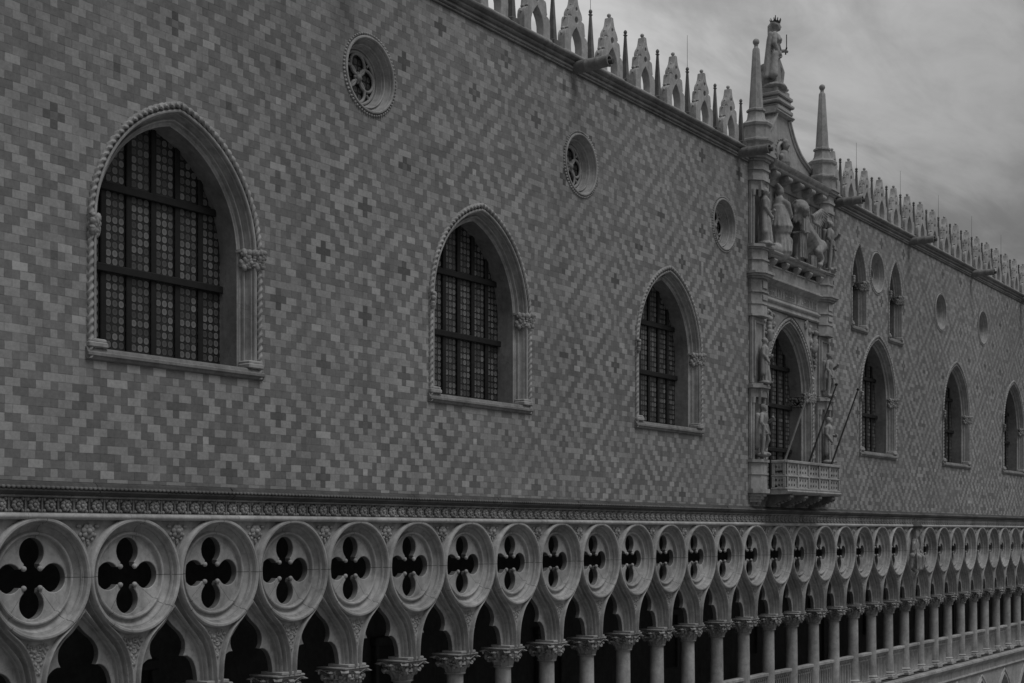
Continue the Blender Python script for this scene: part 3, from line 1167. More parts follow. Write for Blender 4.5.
# cusped (trefoil) plate inside each ogee arch
tf = catmull([(0, -1.66), (.14, -1.80), (.32, -1.94), (.43, -2.10), (.44, -2.27), (.385, -2.39)], 16)
tf2 = catmull([(.385, -2.39), (.50, -2.40), (.63, -2.49), (.71, -2.64), (.75, -2.82), (.755, -2.965)], 14)
inn = [(p.x, p.y) for p in tf] + [(p.x, p.y) for p in tf2[1:]]
ou = [(p.x * 1.0, p.y) for p in web_curve(0.92)]
loop = ou + inn[::-1]
full = [(x, z) for x, z in ou[::-1]] + [(-x, z) for x, z in ou[1:]] + [(-x, z) for x, z in inn[::-1]] + [(x, z) for x, z in inn[1:]]
CUSP = plate('cusped_arch', [full], 0.27, 0.41, STONE_T, 0.012)
CUSP.materials.append(STONE_C)  # edges of the cusped plate darkened, shade of the opening put into the colour
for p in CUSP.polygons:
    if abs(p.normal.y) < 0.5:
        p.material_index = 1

# spandrel ornaments
rs = MB()
rs.add([(-0.37, .048, .0), (.37, .048, 0), (0, .048, -0.62)], [(0, 1, 2)])
for k in range(7):
    t = 2 * pi * k / 7 + .3
    rs.sphere((0.085 * cos(t), 0.02, -0.19 + 0.085 * sin(t)), 0.06, 8, 5, (1, .7, 1))
rs.sphere((0, -0.015, -0.19), 0.055, 8, 6)
for t in (0.4, 1.0, 1.6, 2.2, 2.8):
    rs.sphere((0.17 * cos(-t), 0.03, -0.19 + 0.17 * sin(-t)), 0.04, 7, 4, (1, .7, 1))
for dx in (-1, 1):
    rs.sphere((0.2 * dx, 0.03, -0.10), 0.045, 7, 4, (1.3, .7, .8))
rs.sphere((0, 0.03, -0.40), 0.04, 7, 4, (.7, .7, 1.5))
ROSE = rs.mesh('spandrel_rosette', CARVE, 50)
ls = MB()
for z, wv in ((-1.965, .19), (-2.03, .17), (-2.10, .14), (-2.17, .115), (-2.24, .09), (-2.31, .065), (-2.38, .045), (-2.44, .03)):
    m_ = max(1, int(wv / 0.04))
    for i in range(-m_, m_ + 1):
        ls.sphere((wv * i / m_ + random.uniform(-.012, .012), 0.05 + random.uniform(-.01, .012), z + random.uniform(-.03, .03)), random.uniform(.02, .038), 7, 5, (random.uniform(.7, 1.4), 1, random.uniform(.8, 1.7)))
ls.add([(-0.2, .047, -1.93), (.2, .047, -1.93), (.05, .047, -2.5), (-.05, .047, -2.5)], [(0, 1, 2, 3)])
LEAF = ls.mesh('leaf_relief', CARVE, 50)

# column: shaft + capital + base
COLY = 0.42


def capital_mesh(seed):
    random.seed(seed)
    mb = MB()
    h = 0.48
    # abacus, moulded
    z = -2.965
    mb.box(-.415, .415, COLY - .415, COLY + .415, z - .05, z - .001, .012)
    mb.box(-.385, .385, COLY - .385, COLY + .385, z - .10, z - .052, .02)
    c = (0, COLY, 0)
    mb.lathe([(.235, z - h), (.27, z - h + .1), (.33, z - .2), (.37, z - .1)], c, 20)
    # astragal
    mb.lathe([(.225, z - h - .05), (.262, z - h - .035), (.268, z - h - .015), (.25, z - h + .005), (.22, z - h + .01)], c, 20)
    for k in range(8):
        leaf(mb, 2 * pi * k / 8 + pi / 8, .25, z - h + .01, .27, .21 + random.uniform(-.02, .02), .13 + random.uniform(-.03, .03), .06, (0, COLY))
    for k in range(4):
        leaf(mb, pi / 2 * k + pi / 4, .29, z - h + .10, .36, .34, .24, .10, (0, COLY))
        leaf(mb, pi / 2 * k, .28, z - h + .10, .32, .32, .10, .08, (0, COLY))
        a = pi / 2 * k + pi / 4
        for j in range(16):
            u_ = random.random()
            rr_ = .34 + .15 * u_
            mb.sphere((rr_ * cos(a) + random.uniform(-.08, .08), COLY + rr_ * sin(a) + random.uniform(-.08, .08), z - .32 + .21 * u_ + random.uniform(-.04, .04)), random.uniform(.028, .055), 7, 5, (1, 1, random.uniform(.7, 1.5)))
        a = pi / 2 * k
        mb.sphere((.37 * cos(a), COLY + .37 * sin(a), z - .19), .07, 9, 7, (.9, .9, 1.25))
        for j in range(14):
            q = random.uniform(-.24, .24)
            u_ = random.random()
            mb.sphere(((.31 + .07 * u_) * cos(a) - q * sin(a), COLY + (.31 + .07 * u_) * sin(a) + q * cos(a), z - .36 + .25 * u_), random.uniform(.025, .05), 7, 5, (1, 1, random.uniform(.7, 1.6)))
    return mb.mesh('capital', CARVE, 50)


CAPS = [capital_mesh(s_) for s_ in (3, 11, 29, 41)]
random.seed(5)
sh = MB()
sh.lathe([(.228, -6.02), (.226, -5.4), (.216, -4.4), (.206, -3.47), (.215, -3.46), (.215, -3.44)], (0, COLY, 0), 28)
SHAFT = sh.mesh('column', STONE_T, 40)
ba = MB()
ba.box(-.33, .33, COLY - .33, COLY + .33, -6.30, -6.17, .015)
ba.lathe([(.30, -6.18), (.325, -6.16), (.325, -6.12), (.28, -6.10), (.27, -6.07), (.285, -6.05), (.285, -6.02), (.25, -6.0), (.228, -5.97)], (0, COLY, 0), 28)
for q in range(4):
    t = pi / 4 + pi / 2 * q
    ba.sphere((.37 * cos(t), COLY + .37 * sin(t), -6.15), .06, 7, 5)
BASE = ba.mesh('base', STONE_L, 40)
bu = MB()
bu.box(-0.83, 0.83, COLY - .13, COLY + .13, -5.12, -5.0, .02)
bu.box(-0.83, 0.83, COLY - .12, COLY + .12, -6.29, -6.20, .02)
for i in range(9):
    x = -0.72 + 0.18 * i
    bu.lathe([(.05, -6.2), (.05, -6.12), (.034, -6.1), (.034, -5.35), (.05, -5.32), (.05, -5.28)], (x, COLY, 0), 8)
    # small trefoil arch heads between the colonnettes
    if i < 8:
        bu.sweep([(x + .09 + .075 * cos(t), -5.27 + .10 * sin(t)) for t in [pi * j / 6 for j in range(7)]], [(-.03, COLY - .05), (.012, COLY - .05), (.012, COLY + .05)])
bu.box(-0.83, 0.83, COLY - .045, COLY + .045, -5.19, -5.122)
BAL = bu.mesh('balustrade', STONE_T, 40)

for k in range(-4, 34):
    xc = 17.78 + S * k
    o = link('tracery_bay', BAY, palace, (xc, 0, 0))
    if k != 21:
        link('quatrefoil_roundel', ROUNDEL, o, (xc, 0, CZ))
    link('leaf_relief', LEAF, o, (xc, 0, 0))
    link('spandrel_rosette', ROSE, o, (xc - S / 2, 0, .205))
    link('cusped_arch', CUSP, palace, (xc - S / 2, 0, 0))
    c_ = link('column', SHAFT, palace, (xc, 0, 0))
    link('capital', CAPS[(k * 7 + k * k) % 4], c_, (xc, 0, 0))
    link('base', BASE, c_, (xc, 0, 0))
    link('balustrade', BAL, palace, (xc - S / 2, 0, 0))

# carved roundel with an enthroned figure in place of one quatrefoil
xv = 17.78 + S * 21
rv = MB()
rv.lathe([(1.068, .08), (1.068, -.02), (1.02, -.07), (.96, -.045), (.95, 0), (.92, .03), (.90, .06), (0.0, .07)], (0, 0, 0), 48, 'y')
VR = link('relief_roundel', rv.mesh('relief_roundel', STONE_R, 30), palace, (xv, 0, CZ))
rv = MB()
rv.tube((0, .0, -.55), .34, (0, -.05, -.1), .24, 14, hemi=True)
rv.tube((0, -.05, -.05), .2, (0, -.06, .38), .17, 14, hemi=True)
rv.sphere((0, -.12, .66), .14, 12, 9, (.9, .9, 1.15))
rv.tube((0, -.12, .78), .13, (0, -.12, .92), .09, 10, hemi=True)
rv.tube((-.22, -.1, .32), .08, (-.42, -.14, .0), .07, 8, hemi=True)
rv.tube((-.42, -.14, .0), .065, (-.35, -.24, .3), .05, 8, hemi=True)
rv.tube((-.36, -.26, -.15), .03, (-.36, -.26, .85), .02, 8, hemi=True)
rv.tube((.22, -.1, .32), .08, (.40, -.14, .02), .07, 8, hemi=True)
rv.tube((.40, -.14, .02), .065, (.30, -.3, -.1), .05, 8, hemi=True)
for dx in (-.24, .24):
    rv.tube((dx * .6, -.15, -.2), .12, (dx, -.36, -.3), .1, 10, hemi=True)
    rv.tube((dx, -.36, -.3), .1, (dx, -.3, -.75), .09, 10, hemi=True)
    rv.tube((dx * 2.4, -.05, -.7), .13, (dx * 2.6, -.12, -.35), .09, 9, hemi=True)
    rv.sphere((dx * 2.6, -.16, -.22), .12, 9, 7)
for i in range(9):
    x = -.3 + .075 * i
    rv.tube((x, -.24, -.15), .03, (x * 1.2, -.3, -.85), .035, 6, hemi=True)
link('enthroned_figure', remeshed('enthroned_figure', rv, .025, CARVE, 2), VR, (xv, 0, CZ))
cn = MB()
cn.lathe([(.30, .0), (.36, .08), (.26, .16), (.1, .3), (.0, .46)], (0, -.05, .98), 10)
link('canopy', cn.mesh('canopy', STONE_D, 40), VR, (xv, 0, CZ))

# ------------------------------------------------------------------ floor cornice and the ground-floor arcade
fc = MB()
a = X0
while a < X1:
    b = min(X1, a + random.uniform(1.8, 3.2))
    fc.extrude_x([(-0.002, -6.30), (-.20, -6.31), (-.26, -6.34), (-.27, -6.42), (-.22, -6.45), (-.19, -6.52), (-.10, -6.60), (-.06, -6.66), (-.05, -6.92), (-.09, -6.95), (-.12, -6.99), (-.09, -7.04), (-.03, -7.06), (-0.002, -7.06)], a + .004, b - .004)
    a = b
link('floor_cornice', fc.mesh('floor_cornice', STONE, 30), palace)
ar_half, ar_sp, ar_ap = 1.72, -10.3, -7.45
aloop = gothic(ar_half, ar_sp, ar_sp, ar_ap, 18)
lp = [(-2.099, -6.76), (-2.099, ar_sp)] + aloop[::-1] + [(2.099, ar_sp), (2.099, -6.76)]
ARW = plate('arcade_arch', [lp], 0.0, 0.75, STONE, 0)
am = MB()
am.sweep(aloop, [(-.30, -.003), (-.30, -.05), (-.26, -.07), (-.2, -.07), (-.17, -.03), (-.1, -.02), (-.04, -.06), (0, -.05), (.03, -.003), (.03, .2), (.06, .25), (.06, .75)])
ARM = am.mesh('arch_moulding', STONE_L, 35)
pc = MB()
pc.lathe([(.62, GZ), (.62, GZ + .25), (.48, GZ + .32), (.45, GZ + .6), (.42, -11.1), (.46, -11.07), (.42, -11.03), (.5, -10.8), (.62, -10.5), (.66, -10.46)], (0, .37, 0), 20)
pc.box(-.66, .66, -.29, 1.03, -10.46, ar_sp - .003, .02)
PCOL = pc.mesh('arcade_column', STONE_T, 40)
for j in range(-2, 17):
    xa = 17.78 + 2 * S * j
    if xa + 2.1 > X1 or xa - 2.1 < X0:
        continue
    o = link('arcade_arch', ARW, palace, (xa, 0, 0))
    link('arch_moulding', ARM, o, (xa, 0, 0))
    link('arcade_column', PCOL, palace, (xa - S, 0, 0))
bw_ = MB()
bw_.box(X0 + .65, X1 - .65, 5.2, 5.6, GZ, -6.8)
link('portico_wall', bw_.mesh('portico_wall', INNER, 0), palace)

# ------------------------------------------------------------------ balcony portal
L, R = PC - 3.52, PC + 3.52
PW = 1.04


def half_oct(x0, x1, p, z0, z1, mb, y1=0.0):
    """pier slice: chamfered projecting block"""
    c = min(0.28, (x1 - x0) * 0.27)
    pr = [(x0, -.003), (x0, -p + c * .9), (x0 + c, -p), (x1 - c, -p), (x1, -p + c * .9), (x1, -.003)]
    mb.rings([[(x, y, z0) for x, y in pr], [(x, y, z1) for x, y in pr]], caps=True)


def pier_profile(x0, x1, mb, stack):
    for z0, z1, gx, p in stack:
        half_oct(x0 - gx, x1 + gx, p, z0, z1, mb)


NICHE_W = 0.62


def pier(x0):
    x1 = x0 + PW
    mb = MB()
    P_ = 0.36
    st = [(1.02, 1.12, -.12, P_ - .18), (1.12, 1.22, -.07, P_ - .1), (1.22, 1.32, -.02, P_ - .02), (1.325, 1.47, .05, P_ + .08), (1.475, 1.95, 0, P_), (1.955, 2.01, .03, P_ + .03), (2.015, 2.37, 0, P_), (2.375, 2.47, .05, P_ + .06),
          (4.90, 5.0, .05, P_ + .09), (5.005, 5.06, .0, P_ + .03),
          (7.35, 7.42, .03, P_ + .05), (7.425, 7.75, 0, P_), (7.755, 7.82, .02, P_ + .03), (7.825, 8.15, .0, P_), (8.155, 8.22, .03, P_ + .05), (8.225, 8.62, 0, P_),
          (8.625, 8.69, .05, P_ + .09), (8.695, 8.77, .10, P_ + .17), (8.775, 8.86, .14, P_ + .22), (8.865, 9.25, 0, P_ + .02), (9.255, 9.32, .03, P_ + .06), (9.325, 9.62, 0, P_ + .02), (9.625, 9.68, .03, P_ + .07), (9.685, 9.78, .07, P_ + .12),
          (11.95, 12.08, .03, P_ + .08), (12.085, 12.3, .0, P_ + .05), (12.305, 12.38, .03, P_ + .1), (12.385, 12.60, 0, P_ + .06), (12.605, 12.68, .04, P_ + .12), (12.685, 12.78, .1, P_ + .2), (12.785, 12.88, .14, P_ + .26)]
    pier_profile(x0, x1, mb, st)
    # shafts / niches: back plate with two side posts
    for z0, z1 in ((2.475, 4.895), (9.785, 11.945)):
        mb.box(x0, x0 + .16, -.12, -.003, z0, z1, .02)
        mb.box(x1 - .16, x1, -.12, -.003, z0, z1, .02)
        mb.box(x0 + .165, x1 - .165, -.04, -.003, z0, z1)
        # pointed canopy head with little gables
        ap = gothic(.31, z1 - .55, z1 - .35, z1 - .05, 8)
        head = [(-.315, z1 - .001), (-.315, z1 - .55)] + ap[::-1] + [(.315, z1 - .55), (.315, z1 - .001)]
        hm = plate('h', [head], -P_ - .02, -P_ + .08, CARVE, 0)
        off = len(mb.v)
        mb.add([(v.co.x + (x0 + x1) / 2, v.co.y, v.co.z) for v in hm.vertices], [tuple(p.vertices) for p in hm.polygons])
        half_oct(x0 + .02, x1 - .02, P_ - .0, z1 - .30, z1 - .002, mb)
        for dx in (-.42, .42):
            mb.tube(((x0 + x1) / 2 + dx, -.14, z0), .05, ((x0 + x1) / 2 + dx, -.14, z1 - .5), .045, 8)
            mb.tube(((x0 + x1) / 2 + dx, -.14, z1 - .5), .075, ((x0 + x1) / 2 + dx, -.14, z1 - .3), .09, 8)
    # plain shaft with sunk panel between, standing back behind the free statue
    mb.box(x0 + .05, x1 - .05, -.14, -.003, 5.065, 7.345, .02)
    mb.box(x0 + .12, x0 + .2, -.20, -.142, 5.3, 7.2, .01)
    mb.box(x1 - .2, x1 - .12, -.20, -.142, 5.3, 7.2, .01)
    mb.box(x0 + .205, x1 - .205, -.20, -.142, 7.12, 7.2, .01)
    # raised panel squares and side panels
    for z0, z1 in ((7.9, 8.08), (8.30, 8.55)):
        mb.box(x0 + .33, x1 - .33, -P_ - .04, -P_ - .003, z0, z1, .01)
    o = link('portal_pier', mb.mesh('portal_pier', STONE_T, 30), palace)
    return o


pier(L)
pier(R - PW)

# obelisks on the piers
ob = MB()
q8 = pi / 8


def oct_stack(mb, st, n=8, c=(0, 0)):
    mb.rings([[(c[0] + r * cos(q8 + 2 * pi * k / n), c[1] + r * sin(q8 + 2 * pi * k / n), z) for k in range(n)] for r, z in st], caps=True)


oct_stack(ob, [(.50, 12.885), (.50, 13.22), (.56, 13.26), (.6, 13.30), (.6, 13.36), (.5, 13.40), (.49, 13.44), (.49, 13.80), (.54, 13.84), (.56, 13.92), (.5, 13.98), (.44, 14.0)])
oct_stack(ob, [(.40, 13.98), (.38, 14.02), (.31, 14.15), (.28, 14.36)])
oct_stack(ob, [(.30, 14.362), (.33, 14.38), (.33, 14.44), (.29, 14.47), (.245, 14.48), (.12, 16.52), (.10, 16.56)])
ob.lathe([(.1, 16.55), (.06, 16.62), (.075, 16.65), (.06, 16.68)], n=12)
OBE = ob.mesh('obelisk', STONE, 25)
ball = MB()
ball.sphere((0, 0, 16.78), .115, 16, 10)
BALL = ball.mesh('ball_finial', STONE, 60)
for x in (L + PW / 2, R - PW / 2):
    o = link('obelisk', OBE, palace, (x, -.05, 0))
    link('ball_finial', BALL, o, (x, -.05, 0))

# spandrels around the balcony window and the entablatures between the piers
XL, XR = L + PW + .003, R - PW - .003
spn = [(XL - PC, 5.07), (XL - PC, 7.86), (XR - PC, 7.86), (XR - PC, 5.07)]
g_ = gothic(2.215, 5.07, 5.07, 7.80, 18)
SPN = MB()
SPN.box(XL, XR, -.10, -.004, 7.86, 8.16)
SPN.extrude_x([(-.004, 7.80), (-.12, 7.80), (-.16, 7.84), (-.16, 7.88), (-.13, 7.90), (-.12, 8.0), (-.17, 8.02), (-.2, 8.07), (-.2, 8.11), (-.14, 8.14), (-.12, 8.17),
               (-.12, 8.60), (-.16, 8.62), (-.2, 8.68), (-.28, 8.72), (-.33, 8.76), (-.33, 8.81), (-.24, 8.85), (-.2, 8.88), (-.2, 9.22), (-.24, 9.24), (-.24, 9.28), (-.18, 9.3), (-.004, 9.3)], XL, XR)
link('portal_entablature', SPN.mesh('portal_entablature', STONE, 30), palace)
# worn raised lettering: strokes only, too small to read in the place itself
lt = MB()
lt.box(XL + .15, XR - .15, -.132, -.1205, 8.22, 8.57)
x = XL + .28
random.seed(21)
while x < XR - .3:
    k = random.choice('IIITEVNFHO')
    z0, z1 = 8.27, 8.52
    t = .03
    y0, y1 = -.158, -.125
    wch = .14
    if k in 'ITEFHN':
        lt.box(x, x + t, y0, y1, z0, z1)
    if k == 'T':
        lt.box(x - .05, x - .003, y0, y1, z1 - t, z1)
        lt.box(x + t + .003, x + t + .05, y0, y1, z1 - t, z1)
    if k in 'EF':
        lt.box(x + t + .003, x + .12, y0, y1, z1 - t, z1)
        lt.box(x + t + .003, x + .10, y0, y1, (z0 + z1) / 2 - t / 2, (z0 + z1) / 2 + t / 2)
    if k == 'E':
        lt.box(x + t + .003, x + .12, y0, y1, z0, z0 + t)
    if k in 'HN':
        lt.box(x + .12, x + .12 + t, y0, y1, z0, z1)
        lt.box(x + t + .003, x + .117, y0, y1, (z0 + z1) / 2 - t / 2, (z0 + z1) / 2 + t / 2)
    if k == 'V':
        lt.tube((x, -.14, z1), .018, (x + .06, -.13, z0), .018, 5)
        lt.tube((x + .12, -.14, z1), .018, (x + .06, -.13, z0), .018, 5)
    if k == 'O':
        torus(lt, (x + .07, (z0 + z1) / 2), .09, .018, -.13, 14, 5)
    x += {'I': .11}.get(k, .23)
link('worn_inscription', lt.mesh('worn_inscription', CARVE, 0), palace)
random.seed(9)
# carved spandrel panels with foliage and a small figure
sp_l = [(XL - PC, 5.08), (XL - PC, 7.79)] + [(0, 7.79)]
cur = [p for p in g_ if p[0] <= 0.0][::1]
poly_l = [(XL - PC, 5.08), (XL - PC, 7.795)] + [(min(-.02, p[0]), min(7.79, p[1])) for p in cur if p[1] < 7.75]
me_l = plate('spandrel', [[(x, z) for x, z in poly_l]], -.06, -.004, CARVE, 0)
for sg in (1, -1):
    mb = MB()
    mb.add([(v.co.x * sg, v.co.y, v.co.z) for v in me_l.vertices], [tuple(p.vertices) if sg > 0 else tuple(p.vertices)[::-1] for p in me_l.polygons])
    for i in range(70):
        x = random.uniform(-2.4, -1.2)
        z = random.uniform(5.9, 7.7)
        # keep outside the arch curve
        hh = 2.73
        r_ = (2.2 * 2.2 + hh * hh) / 4.4
        cx_a = 2.2 - r_
        if z > 5.0 and sqrt((abs(x) - cx_a) ** 2 + (z - 5.0) ** 2) < r_ + .22:
            continue
        mb.sphere((x * sg, -.08, z), random.uniform(.05, .10), 8, 6, (1, .8, random.uniform(.7, 1.6)))
    for i in range(3):
        mb.tube((sg * -2.05, -.1, 6.75 + .16 * i), .14 - .02 * i, (sg * -2.1, -.14, 6.95 + .16 * i), .12 - .02 * i, 9, hemi=True)
    mb.sphere((sg * -2.08, -.17, 7.4), .10, 9, 7)
    link('spandrel_relief', mb.mesh('spandrel_relief', CARVE, 50), palace, (PC, 0, 0))

# ledge for the sculpture group, back panel and modillioned top cornice
lg_ = MB()
lg_.extrude_x([(-.004, 9.48), (-.24, 9.48), (-.36, 9.50), (-.40, 9.54), (-.40, 9.60), (-.47, 9.62), (-.50, 9.66), (-.50, 9.70), (-.45, 9.72), (-.004, 9.72)], XL - .02, XR + .02)
for i in range(5):
    x = XL + .35 + (XR - XL - .7) * i / 4
    lg_.extrude_x([(-.204, 9.47), (-.40, 9.47), (-.42, 9.42), (-.38, 9.33), (-.3, 9.27), (-.204, 9.25)], x - .13, x + .13)
link('sculpture_ledge', lg_.mesh('sculpture_ledge', STONE, 35), palace)
bp = MB()
bp.box(XL, XR, -.06, -.004, 9.725, 12.1)
for i in range(12):
    x = XL + .2 + (XR - XL - .4) * i / 11
    bp.box(x - .03, x + .03, -.085, -.062, 9.75, 12.0, .008)
link('back_panel', bp.mesh('back_panel', CARVE, 30), palace)
tcn = MB()
tcn.extrude_x([(-.004, 12.1), (-.12, 12.1), (-.16, 12.16), (-.14, 12.2), (-.14, 12.46), (-.2, 12.5), (-.46, 12.52), (-.5, 12.56), (-.5, 12.63), (-.56, 12.66), (-.6, 12.72), (-.62, 12.78), (-.58, 12.81), (-.3, 12.87), (-.004, 12.9)], XL - .02, XR + .02)
for i in range(5):
    x = XL + .35 + (XR - XL - .7) * i / 4
    tcn.extrude_x([(-.145, 12.495), (-.44, 12.495), (-.49, 12.45), (-.47, 12.36), (-.36, 12.27), (-.25, 12.22), (-.145, 12.2)], x - .16, x + .16)
    tcn.tube((x - .18, -.41, 12.41), .10, (x + .18, -.41, 12.41), .10, 14)
link('modillion_cornice', tcn.mesh('modillion_cornice', STONE, 35), palace)

# curved gable
gab = [(2.78, 12.91), (2.78, 13.55), (2.66, 13.64)] + [(p.x, p.y) for p in catmull([(2.4, 13.72), (1.7, 13.96), (1.12, 14.36), (.78, 14.75), (.62, 15.0)], 14)]
gl = gab + [(-x, z) for x, z in gab[::-1]]
GAB = plate('portal_gable', [gl], -.22, .45, STONE, 0.015)
gm = MB()
for sg in (1, -1):
    path = [(sg * x, z) for x, z in gab[2:]]
    if sg < 0:
        path = path
    prof = [(-.0, -.223), (-.0, -.32), (.07, -.32), (.09, -.28), (.16, -.26), (.17, -.223)]
    gm.sweep(path, prof if sg > 0 else [(-t, y) for t, y in prof])
gm.extrude_x([(.5, 14.985), (-.28, 14.985), (-.31, 15.0), (-.33, 15.03), (-.38, 15.05), (-.38, 15.09), (-.33, 15.12), (.5, 15.12)], -.80, .80)
torus(gm, (0, 13.55), .50, .055, -.24, 32, 8)
for i in range(24):
    t = 2 * pi * i / 24
    gm.sphere((.62 * cos(t), -.23, 13.55 + .62 * sin(t)), .04, 6, 5)
go = link('portal_gable', join_mesh('portal_gable', [GAB, gm.mesh('gm', STONE, 40)], STONE, 35), palace, (PC, .50, 0))
bu_ = MB()
bu_.tube((0, -.28, 13.10), .26, (0, -.28, 13.38), .2, 14, hemi=True)
bu_.tube((-.24, -.27, 13.30), .1, (.24, -.27, 13.30), .1, 10, hemi=True)
bu_.tube((0, -.3, 13.4), .09, (0, -.33, 13.6), .08, 10, hemi=True)
bu_.sphere((0, -.36, 13.72), .15, 12, 9, (.85, .95, 1.2))
bu_.sphere((0, -.5, 13.70), .035, 7, 5)
bu_.tube((0, -.34, 13.84), .15, (0, -.31, 13.92), .1, 10, hemi=True)
bust = link('carved_bust', remeshed('carved_bust', bu_, .02, STATUE, 2), go, (PC, .50, .22))

# statue pedestal behind the gable
pd = MB()
pd.box(-.55, .55, .951, 1.25, 12.9, 15.1, .02)
for z0, z1, g_x in ((15.125, 15.28, .06), (15.282, 15.38, .0), (15.382, 15.50, .10), (15.502, 15.64, .0), (15.642, 15.78, .06), (15.782, 15.98, -.04)):
    pd.box(-.60 - g_x, .60 + g_x, .18 - g_x, 1.0 + g_x, z0, z1, .03)
link('statue_pedestal', pd.mesh('statue_pedestal', STONE, 30), palace, (PC, 0, 0))

# balcony
BX0, BX1, BY = PC - 2.46, PC + 2.46, -0.92
bc = MB()
bc.extrude_x([(-.37, 1.30), (BY + .08, 1.30), (BY + .0, 1.32), (BY - .06, 1.36), (BY - .08, 1.40), (BY - .06, 1.45), (-.37, 1.45)], BX0 - .03, BX1 + .06)
bc.box(BX0 + .02, BX1 - .02, -.369, -.002, 1.30, 1.45)
bal = link('balcony', bc.mesh('balcony', STONE_T, 35), palace)


def pierced(nm, length, along_x):
    """parapet length with two tiers of pierced panels between small baluster strips"""
    n = 5 if along_x else 1
    loops = [[(0, 1.46), (length, 1.46), (length, 2.37), (0, 2.37)]]
    pw = length / n
    for i in range(n):
        for zc_ in (1.70, 2.15):
            cx = pw * (i + .5)
            for dx in (-1, 0, 1):
                for dz in (-1, 1):
                    rr = min(.06, pw * .09)
                    loops.append(circle(rr, 10, (cx + dx * pw * .24, zc_ + dz * .085), True))
    me = plate(nm, loops, 0.0, 0.09, STONE_T, 0)
    mb = MB()
    for z0, z1, p in ((1.455, 1.53, .05), (1.90, 1.965, .045), (2.372, 2.47, .07)):
        mb.box(-.02, length + .02, -p, .09 + p * .6, z0, z1, .015)
    for i in range(n + 1):
        x = pw * i
        x = min(max(x, .06), length - .06)
        for z0, z1 in ((1.533, 1.897), (1.968, 2.369)):
            mb.box(x - .055, x + .055, -.045, -.003, z0, z1, .012)
    return join_mesh(nm, [me, mb.mesh('x', STONE_T)], STONE_T, 35)


fp = link('parapet_panel', pierced('parapet_panel', BX1 - BX0, True), bal, (BX0, BY, 0))
side = pierced('parapet_panel', -BY - .40, False)
for x, nm in ((BX0, 'L'), (BX1, 'R')):
    o = link('parapet_panel', side, bal)
    o.rotation_euler = (0, 0, -pi / 2)
    o.location = Vector((x if nm == 'L' else x - .09, -.40, 0)) - WLOC[bal.name]
cb_ = MB()
pr = [(-.003, 1.295), (BY + .06, 1.295), (BY + .0, 1.26), (BY - .0, 1.20), (BY + .10, 1.13), (-.62, 1.09), (-.42, 1.02), (-.28, .93), (-.20, .885), (-.003, .885)]
cb_.extrude_x(pr, -.15, .15)
for dx in (-.165, .165):
    cb_.tube((dx - .01, BY + .10, 1.21), .09, (dx + .01, BY + .10, 1.21), .09, 14)
    cb_.tube((dx - .01, -.30, .97), .07, (dx + .01, -.30, .97), .07, 12)
for i in range(5):
    cb_.sphere((0, -.3 - .13 * i, .95 + .05 * i), .07, 8, 6, (1.3, 1, 1))
CORB = cb_.mesh('corbel', STONE_C, 40)
for x in (PC - 1.95, PC - .65, PC + .65, PC + 1.95):
    link('corbel', CORB, bal, (x, 0, 0))

# ------------------------------------------------------------------ sculpture
class Fig(MB):
    def cap(s, p0, r0, p1, r1, n=12):
        s.tube(p0, r0, p1, r1, n, hemi=True)

    def chain(s, pts):
        for (a, ra), (b, rb) in zip(pts, pts[1:]):
            s.cap(a, ra, b, rb)

    def head(s, c, r, face, hair=True):
        """face is a unit vector the head looks along"""
        c = Vector(c)
        f = Vector(face).normalized()
        s.sphere(c, r, 14, 10, (.86, .95, 1.15))
        sd = Vector((-f.y, f.x, 0))
        s.sphere(c + f * r * .55 + Vector((0, 0, -r * .55)), r * .55, 10, 7)     # jaw
        s.cap(c + f * r * .9 + Vector((0, 0, r * .25)), r * .12, c + f * r * 1.12 + Vector((0, 0, -r * .15)), r * .17, 8)   # nose
        for k in (-1, 1):
            s.cap(c + f * r * .85 + sd * k * r * .1 + Vector((0, 0, r * .38)), r * .12, c + f * r * .7 + sd * k * r * .5 + Vector((0, 0, r * .36)), r * .12, 8)  # brow
            s.sphere(c + sd * k * r * .9, r * .22, 7, 5)    # ears
        s.cap(c + f * r * .88 + sd * r * .18 + Vector((0, 0, -r * .5)), r * .12, c + f * r * .88 - sd * r * .18 + Vector((0, 0, -r * .5)), r * .12, 8)
        if hair:
            s.sphere(c - f * r * .22 + Vector((0, 0, r * .22)), r * 1.0, 12, 8)

    def hand(s, c, d, r):
        """closed hand: palm, four bent fingers and a thumb at its side"""
        c, d = Vector(c), Vector(d).normalized()
        a = d.orthogonal().normalized()
        b = d.cross(a)
        s.cap(c, r, c + d * r * 1.4, r * .9, 9)
        for i, L_ in enumerate((1.0, 1.15, 1.1, .85)):
            o = c + d * r * 1.7 + a * r * (.55 * (i - 1.5))
            s.cap(o, r * .32, o + (d * .8 + b * .5) * r * L_, r * .28, 7)
            s.cap(o + (d * .8 + b * .5) * r * L_, r * .28, o + (d * .5 + b * 1.3) * r * L_, r * .25, 7)
        s.cap(c + a * r * 1.0, r * .34, c + a * r * 1.3 + d * r * 1.2 + b * r * .5, r * .28, 7)

    def skirt(s, c0, r0, c1, r1, n=14, fr=.035, fwd=None):
        c0, c1 = Vector(c0), Vector(c1)
        s.cap(c0, r0, c1, r1, 16)
        for k in range(n):
            t = 2 * pi * k / n + random.uniform(-.15, .15)
            e = Vector((cos(t), sin(t), 0))
            q = random.uniform(.8, 1.05)
            s.cap(c0 + e * r0 * .85, fr * .5, c1 + e * r1 * q + Vector((0, 0, -.02)), fr, 7)


def sculpture(name, label, cat, loc, rotz, fig, voxel, mat=STATUE, group=None):
    me = remeshed(name, fig, voxel, mat, 1)
    o = link(name, me, None, loc, rotz)
    tag(o, label, cat, group)
    return o


